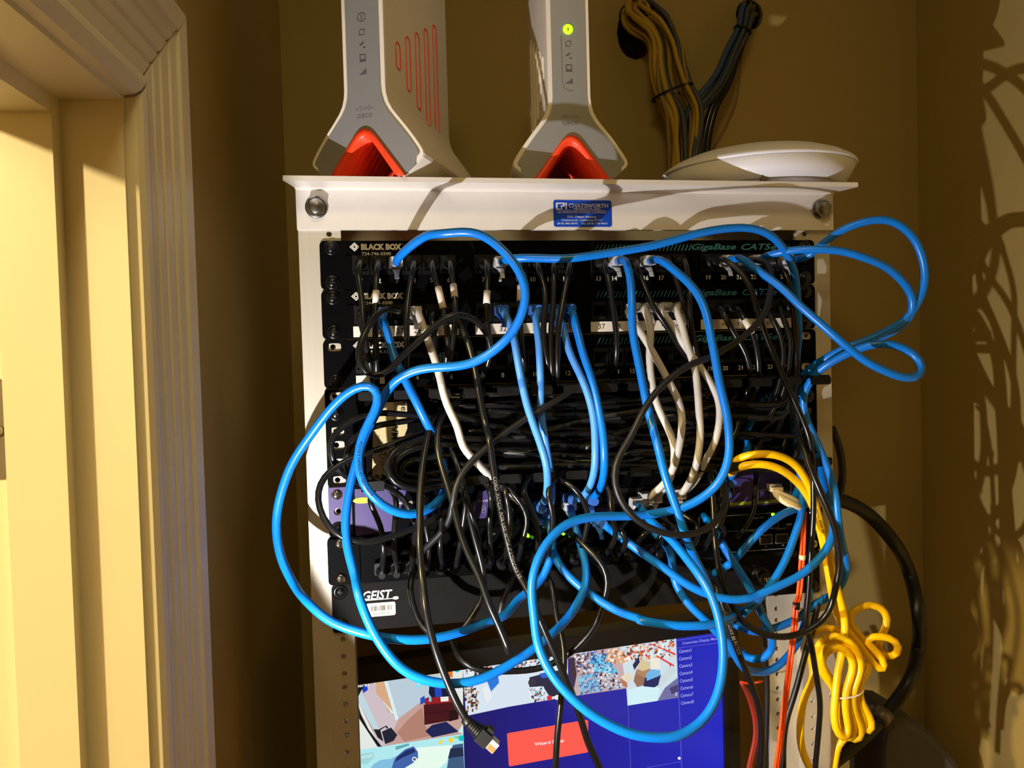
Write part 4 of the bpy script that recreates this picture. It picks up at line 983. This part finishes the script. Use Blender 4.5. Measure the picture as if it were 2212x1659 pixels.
cable('D2 1100,1015,15 1150,1075,26 1220,1180,38 1300,1320,50 1400,1470,58 1480,1610,62 D4 1530,420,62 1590,540,60 1620,650,55 1590,740,48 1500,775,40 1420,750,30 1370,700,15', BR, B, 'blue cable ending in a small hook beside the perforated upright')
cable('F3 1060,640,20 1090,760,36 1200,950,50 1350,1100,58 1500,1220,64 1680,1340,70 1900,1460,78 2200,1555,86 D4 600,475,92 850,520,98 1050,525,100 1200,512,98 1310,465,84 1370,400,55', BR, B, 'blue cable sagging along the top bezel of the monitor')
cable('D2 640,1020,18 720,1120,34 830,1240,42 870,1330,45 875,1440,48 930,1580,52 D4 1000,370,57 1120,480,62 1200,570,62 1260,640,52 1300,740,30', BR, B, 'blue cable zigzagging down in front of the power unit centre', 'blue')
PB = 'pale_blue_jacket'
cable('P2.8 F1 500,210,32 560,330,40 620,560,48 660,800,54 700,1000,58 760,1280,62 850,1550,64 F2 930,450,68 990,650,68 1010,850,62 1000,1020,50 970,1130,38 910,1190,25', .0034, PB, 'pale blue cable from port 32 of the middle panel, leftmost of the four', 'blue', 'blue')
cable('P2.10 F1 870,260,32 900,500,42 920,800,48 930,1100,52 935,1400,54 F2 960,250,54 1000,500,50 1040,750,45 1060,950,38 1050,1150,28 1000,1250,18', .0034, PB, 'pale blue cable from port 34, second from left of the four', 'blue', 'blue')
cable('P2.11 F1 1150,260,30 1200,380,36 1235,540,42 1280,680,46 1340,820,50 1430,1000,55 1500,1200,60 1560,1450,64 F2 1575,300,66 1580,600,66 1560,800,60 1500,970,50 1400,1090,38 1280,1090,22', .0034, PB, 'pale blue cable beside the deeper blue one, third from left of the four', 'blue', 'blue')
cable('P2.12 F1 1320,230,34 1380,480,44 1440,700,50 1540,1000,56 1590,1200,60 1640,1450,66 F2 1670,300,68 1690,600,68 1680,800,60 1640,960,48 1570,1060,30 1530,1100,18', .0036, B, 'blue cable from port 36, rightmost of the four hanging side by side', 'blue', 'blue')
# ---- grey
cable('P2.4 C3 960,700,36 1000,800,44 1040,920,50 1090,1060,56 1130,1180,60 1170,1350,64 1220,1500,66 1290,1640,66 D1 1450,500,64 1550,610,60 1650,720,50 1740,800,42 1850,890,32 1920,940,20', GR, G, 'single light grey cable descending from port 28 at the left', 'clear', 'black')
cable('P2.15 C4 540,670,34 620,800,42 720,960,50 850,1200,58 930,1370,64 945,1500,66 925,1650,68 D2 900,600,64 860,700,56 800,790,44 740,840,32 690,890,20', GR, G, 'light grey cable with bowed middle, first from left of the grey four', 'clear', 'clear', sleeve=((1043, 1050), (1062, 1068)), sleeve_mat='wire_tan')
cable('P2.16 C4 660,650,38 705,740,43 710,850,46 700,960,48 715,1150,51 750,1340,54 820,1500,56 880,1640,56 D2 885,520,54 880,640,48 850,750,40 790,840,28 750,890,18', GR, G, 'light grey cable running straightest down, second of the grey four', 'clear', 'clear')
cable('P2.17 C4 780,650,38 880,780,45 960,920,50 1060,1050,54 1140,1170,58 1210,1310,62 1225,1450,64 1190,1640,62 D2 1110,620,54 1060,730,46 980,820,32 900,870,20', GR, G, 'light grey cable bulging furthest right, fourth of the grey four', 'clear', 'clear')
cable('P2.18 C4 900,650,42 950,780,48 980,920,54 1030,1050,58 1055,1200,62 1070,1400,66 1080,1600,68 D2 1065,560,68 1030,700,60 980,800,46 930,860,26', GR, G, 'light grey cable crossing over its neighbour, third of the grey four', 'clear', 'clear', sleeve=((1032, 1039), (1050, 1056)), sleeve_mat='wire_tan')
# ---- black, from the top panel
cable('P1.1 C3 495,400,30 520,600,36 540,850,43 570,1050,43 600,1180,38 620,1320,20', KR, K, 'black cable dropping from port 1, leftmost of the top panel')
cable('P1.2 C3 640,400,32 635,600,38 630,850,44 640,1100,46 640,1260,38 650,1400,15', KR, K, 'black cable with white sleeve, first sleeved one from the left', sleeve=(618, 666))
cable('P1.4 C3 930,380,32 900,550,40 880,750,47 880,950,50 885,1150,46 880,1350,20', KR, K, 'plain black cable dropping just right of the first white plug')
cable('P1.5 C3 1090,400,32 1130,520,38 1170,690,44 1200,850,47 1205,1000,44 1190,1150,38 1170,1350,15', KR, K, 'black cable with yellowed sleeve dropping from port 5 of the top panel', sleeve=(620, 670))
cable('P1.6 C3 1230,380,32 1250,500,38 1265,650,44 1265,800,46 1240,1000,44 1210,1180,38 1190,1330,15', KR, K, 'black cable with white sleeve just right of the yellowed sleeve', sleeve=(602, 648))
cable('P1.7 C3 1520,400,32 1520,550,38 1515,700,42 1525,850,44 1540,1000,44 1520,1120,40 1470,1290,20', KR, K, 'black cable with stained white sleeve starting the second block of ports', sleeve=(616, 662))
cable('P1.9 C3 1785,400,30 1785,560,35 1780,700,38 1790,900,42 1810,1100,42 1840,1290,25', KR, K, 'black cable with white sleeve beside the high blue loop, from port 9', sleeve=(614, 660))
cable('P1.10 C3 1930,380,32 1970,500,38 1985,620,42 1970,800,44 1980,1000,46 2020,1200,42 2040,1290,25', KR, K, 'black cable with slanted white sleeve just right of the high blue loop', sleeve=(604, 642))
cable('P1.11 C3 2050,380,34 2050,600,40 2030,850,44 2030,1050,46 2040,1250,40 2050,1350,15', KR, K, 'left one of two plain black cables beside the slanted white sleeve')
cable('P1.12 C3 2170,380,34 2130,600,42 2090,850,48 2080,1100,48 2085,1280,40 2100,1380,15', KR, K, 'right one of two plain black cables beside the slanted white sleeve')
cable('P1.13 C4 370,330,34 400,450,40 430,650,44 455,850,46 455,1000,44 445,1100,35 430,1200,15', KR, K, 'plain black cable hanging alone over the number 37 tag')
cable('P1.15 C4 610,340,32 650,450,40 700,570,46 760,680,50 830,770,50 900,900,46 1000,1050,40 1050,1200,20', KR, K, 'black cable slanting between the grey cables from port 15')
cable('P1.17 C4 880,370,30 930,520,35 970,640,38 1010,780,38 1050,950,35 1100,1150,30 1150,1300,20', KR, K, 'plain black cable behind the grey four from port 17')
cable('P1.18 C4 985,380,34 1005,480,40 1000,580,43 1010,750,43 1040,950,40 1080,1150,38 1150,1350,30', KR, K, 'black cable with cream sleeve dropping from port 18', sleeve=(622, 648), sleeve_mat='cream_boot')
cable('P1.19 C4 1260,280,38 1370,360,46 1440,460,52 1490,600,56 1530,720,58 1570,850,60 1640,1010,64 1720,1200,70 1830,1440,78 D2 1890,420,82 1915,560,80 1925,800,78 1925,1000,78 1905,1300,76 1885,1640,74 D4 1870,500,72 1900,620,70 1940,850,66 1975,1100,62 1965,1300,58 1940,1586,54 N 1760,1720,52', KR, K, 'long shiny black cable from port 19 down past the yellow coil')
cable('P1.21 C4 1530,290,38 1590,320,48 1612,420,56 1600,540,64 1560,680,72 1430,830,81 1200,985,90 950,1095,95 760,1260,98 660,1400,100 D2 560,430,101 500,530,102 445,650,104 450,790,106 520,950,108 640,1070,110 800,1140,110 960,1160,108 1100,1125,102 1220,1030,92 1270,900,76 1255,780,58 1200,660,35', .0029, 'matt_black_jacket', 'black cable sweeping left in one large round loop across the grey cables')
cable('P1.23 G2 940,740,36 1010,840,41 1060,970,43 1090,1100,43 C4 1780,700,41 1790,900,40 1800,1100,40 D2 1770,150,46 1780,300,58 1840,490,78 1920,700,90 2010,910,96 2080,1090,98 2115,1260,97 2115,1450,94 2070,1620,91 D4 2040,430,88 1940,520,86 1800,590,84 1650,605,84 1500,560,82 1370,460,80 1280,290,74 1220,100,68 D2 1190,1200,58 1180,1000,52 1165,800,44 1145,640,34 1110,480,20', .0029, K, 'shiny black cable making a wide low loop around the orange cable')
# ---- black, from the middle panel
cable('P2.3 C3 790,700,36 720,690,46 640,740,56 565,850,63 510,1000,68 505,1130,70 560,1220,70 630,1230,70 750,1160,70 900,1010,70 1050,880,70 1180,775,70 1300,735,70 1420,780,67 1510,880,62 1545,980,56 1525,1130,50 1460,1280,35 1420,1380,15', .0028, K, 'black cable curling in an S across the left panels from port 27')
cable('P2.6 C3 1250,740,34 1310,830,42 1370,970,50 1420,1150,56 1460,1380,62 1520,1659,68 D1 1640,400,74 1700,800,80 1770,1150,86 1860,1450,92 F3 750,1130,98 860,1400,104 960,1630,108 F5 600,340,112 700,560,114 780,760,114 900,1080,112 1000,1400,110 1120,1659,106 N 1310,1720,104', .0029, K, 'black cable with pale jacket print slanting down to the bottom edge', text=('CORD  PATCH  FOR USE WITH  CATEGORY 5E', .47, .0030, 'print_grey'))
cable('P2.19 C4 1240,650,34 1290,750,39 1350,860,42 1420,980,44 1450,1100,42 1440,1250,34 1350,1400,25', KR, K, 'black cable slanting right from port 43 of the middle panel')
cable('P2.20 C4 1370,660,34 1410,730,39 1470,830,42 1500,950,44 1515,1100,42 1500,1250,35 1400,1420,25', KR, K, 'black cable with bright white sleeve from port 44 of the middle panel', sleeve=(684, 722))
cable('P2.22 C4 1600,690,36 1660,800,39 1700,950,41 1690,1100,39 1640,1300,34 1550,1450,26', KR, K, 'plain black cable from port 46 of the middle panel')
cable('P2.23 C4 1690,690,36 1720,770,39 1750,850,42 1750,1000,41 1720,1200,38 1650,1400,30', KR, K, 'black cable with cream sleeve from port 47 of the middle panel', sleeve=(694, 728), sleeve_mat='cream_boot')
cable('P2.24 C4 1765,660,34 1800,800,37 1790,1000,37 1750,1250,34 1650,1450,28 1500,1600,20', KR, K, 'black cable nearest the right upright from port 48')
cable('P2.5 C3 1080,760,30 1095,860,34 1105,1000,36 1110,1150,32 1110,1330,15', KR, K, 'black cable hidden behind others from port 29')
cable('P2.1 C3 500,740,28 540,900,32 560,1080,32 600,1220,25 640,1340,15', KR, K, 'black cable from port 25, leftmost of the middle panel')
# ---- black, in front
o = cable('D1 1400,200,30 1290,240,40 1220,330,50 1170,520,62 1140,750,74 1130,1000,86 1130,1250,98 1150,1500,106 D3 1000,330,116 1040,560,124 1110,800,132 1200,1030,138 1280,1200,143 1345,1305,146', .0030, K, 'black cable ending in a loose unplugged connector over the monitor')
a_, b_ = at(1011, 1560, 146), at(1070, 1613, 152); ax = (b_-a_).normalized(); ln = (b_-a_).length
pr = [(.0034, -.004)]
for k in range(6):
    h = ln*.07*k; rr = .0040+.00035*k; pr += [(rr, h), (rr, h+ln*.045), (rr-.0007, h+ln*.05), (rr-.0007, h+ln*.068)]
part('boot', MB().lathe(pr, a_, ax, 14), 'black_plastic', o)
up = Vector((.62, 0, .78)); up = (up-ax*up.dot(ax)).normalized(); sd = ax.cross(up)
def obox(m, o0, l0, l1, u0, u1, w, mi=0):
    vs = [o0+ax*l+up*u_+sd*s_ for l in (l0, l1) for u_ in (u0, u1) for s_ in (-w, w)]
    return m.add(vs, [(0, 2, 3, 1), (4, 5, 7, 6), (0, 1, 5, 4), (2, 6, 7, 3), (0, 4, 6, 2), (1, 3, 7, 5)], mi)
part('plug_hood', obox(obox(MB(), a_, ln*.40, ln*.76, -.0056, .0052, .0066), a_, ln*.50, ln*.70, .0052, .0086, .0050), 'black_plastic', o)
part('plug', obox(MB(), a_, ln*.76, ln*1.02, -.0040, .0040, .0058), 'clear_plug', o)
m = MB()
for k in range(8): obox(m, a_+sd*(-.0045+k*.00129), ln*.86, ln*1.025, -.0042, -.0034, .0004)
obox(m, a_, ln*.79, ln*1.022, -.0038, .0006, .0060); part('contacts', m, 'plug_gold', o)
cable('D1 1450,150,30 1340,220,42 1275,340,52 1265,520,62 1310,700,70 1370,900,78 1420,1100,84 1490,1300,92 1580,1480,100 D3 1500,370,108 1590,560,114 1640,690,118 1672,768,120', .0030, K, 'black cable with a bare cut end above the monitor')
cable('D1 1300,400,35 1400,600,45 1450,760,55 1480,930,60 F3 160,640,66 230,900,68 250,1080,68 240,1250,70 170,1400,72 60,1560,74 D3 1200,650,74 1100,640,72 1020,590,66 930,430,58 890,250,50 920,110,40 950,40,25', KR, K, 'black cable turning back up in a U below the power unit')
cable('F1 1700,900,30 1500,960,38 1390,1060,44 1200,1190,52 1000,1310,58 D1 1880,320,62 1700,450,68 1540,590,74 1430,730,78 1385,860,80 1370,980,78 1300,1130,68 1170,1260,55 1080,1380,35', .0029, 'matt_black_jacket', 'dull black cable sweeping diagonally down left across the manager')
cable('D1 1500,860,50 1350,970,62 1150,1080,74 900,1175,84 700,1210,88 560,1180,88 450,1090,84 385,960,78 375,840,72 420,730,68 520,640,64 650,580,60 850,510,55 1050,430,50 1200,380,45 1400,330,35', KR, K, 'black cable looping furthest left over the purple mounting ear')
cable('D1 1500,300,30 1250,280,38 1050,265,43 850,250,46 700,275,50 570,340,52 490,430,54 465,530,55 480,620,55 540,690,53 620,740,46 760,790,38 900,760,28', KR, K, 'black cable arcing over the open slots at the left of the manager')
cable('D1 1400,280,25 1100,300,34 900,330,38 780,355,42 690,385,44 640,440,45 600,540,45 580,640,45 600,720,42 700,780,30', KR, K, 'black cable making a tight inner arc left of the approval label')
cable('D1 2000,520,30 1600,520,40 1300,480,48 1150,500,54 1000,560,58 930,640,60 930,720,62 1000,760,62 1150,760,58 1400,760,48 1700,740,30', .0029, K, 'middle one of three nested black coils right of the approval label')
cable('D1 2100,450,28 1500,440,42 1200,430,52 1020,490,60 900,580,66 880,660,68 910,730,70 1000,790,70 1120,820,68 1300,790,60 1500,740,45', .0029, K, 'outer one of three nested black coils right of the approval label')
cable('D1 1900,560,26 1400,560,40 1150,590,46 1000,650,50 980,690,50 1050,710,48 1300,690,40 1700,640,28', .0029, K, 'inner one of three nested black coils right of the approval label')
cable('F3 560,830,20 590,910,28 620,1000,36 560,1120,44 490,1280,50 445,1450,52 440,1600,50 F5 0,100,44', KR, 'matt_black_jacket', 'short dull black cable with cream sleeve over the power unit', sleeve=(1222, 1240), sleeve_mat='cream_boot')
cable('F3 960,900,24 990,1000,34 1050,1100,40 1090,1300,48 1130,1560,56 F5 690,160,62 720,330,68 722,450,72 712,620,76 690,850,80 670,1050,82 640,1350,84 625,1659,84 N 1199,1720,84', KR, K, 'black cable hanging vertically over the red screen button')
cable('F3 1230,480,25 1330,540,40 1450,650,50 1570,780,58 1680,900,64 1725,1030,66 1710,1180,66 1650,1420,66 1560,1640,66 F5 930,230,64 800,360,60 640,455,58 500,520,56 300,565,56 100,565,56 D3 1600,905,56 1430,890,54 1310,840,50 1250,740,40 1210,640,25', .0028, K, 'black cable curving under the camera pictures in a low bow')
cable('D2 980,1260,40 1060,1380,60 1140,1520,70 D4 1180,200,78 1250,380,84 1310,560,88 1390,780,90 1460,950,88 1520,1130,84 1540,1400,80 1530,1586,78 N 1642,1720,76', .0029, K, 'shiny black cable running down along the right bezel of the monitor', text=('CATEGORY 5E PATCH', .36, .0028, 'print_grey'))
cable('D4 1540,300,20 1560,450,10 1565,700,0 1580,950,-5 1575,1300,-5 1560,1586,-5 N 1650,1720,-5', KR, 'matt_black_jacket', 'dull black cable hanging inside the right upright')
cable('D4 1965,340,30 1905,600,40 1870,720,44 1800,980,46 1720,1250,46 1700,1420,46 1700,1586,46 N 1690,1720,46', .0030, 'matt_black_jacket', 'dull black cable crossing the upright between orange and yellow cables')
cable('D2 1490,640,10 1500,720,18 1490,850,24 1470,1000,28 1420,1090,30 1350,1180,26', KR, K, 'short black cable with cream tip over the right of the black switch', sleeve=(1136, 1166), sleeve_mat='cream_boot')
cable('F3 700,60,20 800,130,30 830,280,34 860,420,36 920,600,34', KR, K, 'short black cable with white tip beside the two green lights', sleeve=(1136, 1172))
cable('F3 560,150,18 580,300,24 540,500,28 500,640,30 470,800,26', KR, K, 'short black cable with white tip under the stack number plate', sleeve=(1180, 1206))

# ---- black cables dropping into the black switch
random.seed(21)
zt = -6*U
for k in range(0, 24):
    x = S2X[k]; a = x+random.uniform(-.012, .012)
    if k in (12, 14): continue
    z1 = zt-.030
    P = [Vector((a+random.uniform(-.03, .03), -.030, -5*U+.012)), Vector((a, -.050-random.random()*.012, -5*U-.004)), Vector((x+random.uniform(-.006, .006), -.052-random.random()*.012, -5.5*U-.004)),
         Vector((x+random.uniform(-.003, .003), -.050-random.random()*.010, -6.1*U)), Vector((x, -.042-random.random()*.006, zt-.018)), Vector((x, -.030, zt-.0285)), Vector((x, -.016, z1))]
    if k > 15: P[0].z = -5*U-.03; P[1].z = -5*U-.045; P[2].z = -6*U-.003; P[3].z = -6*U-.010
    c = cable(None, .0025, K, 'black cable dropping into the crowded left half of the black switch' if k < 12 else 'black cable dropping into the dark right half of the black switch', pts=P,
              group='black cables dropping into the left of the black switch' if k < 12 else 'black cables dropping into the right of the black switch')
    plug(c, (x, -.002, z1), 'black')
# ---- the tangle lying in the manager
for k in range(46):
    z = random.uniform(-.150, -.214); x0 = random.uniform(-.150, -.09) if k % 3 else random.uniform(-.06, .02); x1 = random.uniform(.11, .205) if k % 4 else random.uniform(.0, .08)
    dep = random.uniform(8, 40); n_ = 7; P = []
    tilt = random.uniform(-.018, .018); sag = random.uniform(-.012, .012)
    for i in range(n_):
        f = i/(n_-1); x = x0+(x1-x0)*f
        zz = z+tilt*(f-.5)*2-sag*math.sin(math.pi*f)+random.uniform(-.0035, .0035)
        P.append(Vector((x, -(dep+random.uniform(-5, 5))/1000, max(-.2185, min(-.142, zz)))))
    if x1 > .11:      # bundle turns up at the right
        P.append(Vector((x1+.010, -dep/1000, max(-.20, min(-.138, P[-1].z+.020))))); 
    cable(None, .0027, K if k % 2 else 'matt_black_jacket', 'black cable lying in the dense tangle inside the cable manager', pts=P, group='black cables tangled in the cable manager')

# ---- yellow
Y = 'yellow_jacket'; YR = .0036
yc = cable('D2 1270,720,15 1310,640,36 1400,577,54 1540,556,62 1690,577,66 1810,660,66 1890,800,63 1935,920,62 1980,1080,60 2030,1230,58 2060,1400,56 H5 1470,60,54 1500,250,54 1470,480,56 1430,700,58 1405,900,60 1395,1100,62 1420,1300,64 1480,1385,64 1530,1330,62 1510,1150,62 1510,900,62 1560,700,62 1570,570,62 1520,460,60 1420,430,60 1320,455,56 1270,550,52 1290,680,48 1380,790,46 1450,900,44 1480,1150,46 1520,1340,50 1600,1400,54 1665,1340,57 1620,1180,58 1580,1000,60 1590,850,62 1655,680,62 1625,520,62 1540,400,60 1400,340,57 1260,390,50 1215,520,46 1240,660,42 1340,790,40 1460,860,40 1560,960,44 1620,1130,50 1670,1270,55 1740,1310,58 1785,1240,58 1720,1120,57 1650,950,56 1640,800,56 1640,640,58 1560,500,58 1450,455,57 1330,490,53 1262,600,48 1300,740,46 1400,880,46 1440,1120,50 1470,1340,54 1540,1385,56 1585,1310,57 1550,1100,59 1545,900,60 1620,700,60 1600,540,59 1500,400,57 1370,370,54 1240,450,48 1230,600,44 1320,760,42 1450,900,44 1540,1100,48 1590,1320,52 1650,1330,54 1690,1260,55 1650,1080,56 1600,920,56 1640,820,55 1745,640,50 1700,500,46 1560,360,44 1400,280,42 1290,250,38 1190,310,32 1150,420,26 1160,600,24 1190,740,26 1110,900,30 1060,1150,32 1060,1400,34 1110,1580,36 1180,1700,38',
      YR, Y, 'yellow cable gathered in a tied coil beside the right upright', text=('ETL VERIFIED TIA/EIA 568', .10, .0020, 'print_black'))
c0 = at(1500+1515/4.608, 1300+905/4.608, 54); pts = [c0+Vector((math.cos(a)*.0155, math.sin(a)*.0135, .0025*math.cos(a)-.002*math.sin(a))) for a in [2*math.pi*k/24 for k in range(25)]]
part('cable_tie', MB().tube(pts, .0008, 6, cap=False).lathe([(.0018, -.002), (.0018, .002)], pts[12]+Vector((0, -.003, .002)), (1, 0, .5), 8), 'sticker_white', yc)
cable('D2 1290,735,20 1350,665,48 1480,632,60 1660,662,62 1780,745,62 1870,850,60 1930,970,55 1965,1090,54 2000,1230,52 2030,1400,50 H5 1400,60,46 1450,180,44 1560,330,46 1650,440,48 1780,610,52 1870,690,54 1910,640,54 1860,540,52 1730,420,50 1690,365,50 1800,350,52 1980,380,54 2040,450,54 1985,540,48 1890,570,40 1830,480,36 1850,350,36 1920,250,36 1920,150,36 1850,70,36 1750,40,36 1620,60,36 1545,120,34 1560,230,32 1640,330,34 1720,450,38 1750,600,40 1700,680,44 1640,780,46 1620,900,48 1650,1100,48 1560,1300,46 1430,1420,44 1410,1560,42 1380,1700,42',
      YR, Y, 'yellow cable with slack ears looping out towards the wall')
# ---- orange and red fibre
fb = empty('fibre_cable', at(1680, 1640, 60), 'bright orange duplex fibre running straight down the right upright', 'cable')
for s_ in (-1, 1):
    P = [p+Vector((s_*.0016, 0, 0)) for p in path3('D2 1855,990,30 1850,1060,40 1842,1300,52 1812,1640,60 D4 1800,350,62 1780,560,62 1750,800,62 1700,1200,60 1650,1586,58 N 1665,1720,58')[0]]
    part('fibre', MB().tube(catmull(P, .006), .0015, 8), 'orange_jacket', fb)
P = path3('D4 1800,350,62 1796,400,62')[0]; part('sleeve', MB().tube(catmull(P, .004), .0034, 8), 'black_plastic', fb)
P = path3('D2 1843,1310,53 1840,1345,53')[0]; part('label_sleeve', MB().tube(catmull(P, .004), .0033, 8), 'cream_boot', fb, 'cream label sleeve')
for k, (s_, lb) in enumerate((('D4 1385,940,-60 1440,1060 1480,1200 1490,1330 1470,1450 1440,1586 N 1610,1720,-60', 'dark red cable curving down beside the monitor, inner of two'), ('D4 1395,960,-70 1465,1080 1505,1230 1510,1350 1485,1480 1460,1586 N 1618,1720,-70', 'dark red cable curving down beside the monitor, outer of two'))):
    cable(s_, .0022, 'red_jacket', lb, name='fibre_cable')
cable('D4 1380,945,-40 1430,955 1490,950 1545,938', .0012, 'orange_jacket', 'thin orange fibre crossing the dark gap right of the monitor', name='fibre_cable')
# cream boots plugged into the purple switch
for k, (s_, lb) in enumerate((('D2 1650,850,18 1690,890,30 1740,920,38 1790,945,40 1840,965,34', 'upper cream connector boot at the right of the purple switch'), ('D2 1640,830,14 1680,860,24 1750,890,30 1815,925,30', 'lower cream connector boot at the right of the purple switch'))):
    P, _ = path3(s_); o = solid('fibre_connector', MB().tube(catmull(P, .004), [.0046]*2+[.0040]*200, 8) if False else MB().tube(catmull(P, .004), .0040, 8), 'cream_boot', lb, 'connector')
    p = P[0]; part('latch', MB().box(p.x-.006, p.x+.006, p.y-.002, p.y+.006, p.z+.002, p.z+.0065), 'cream_boot', o)
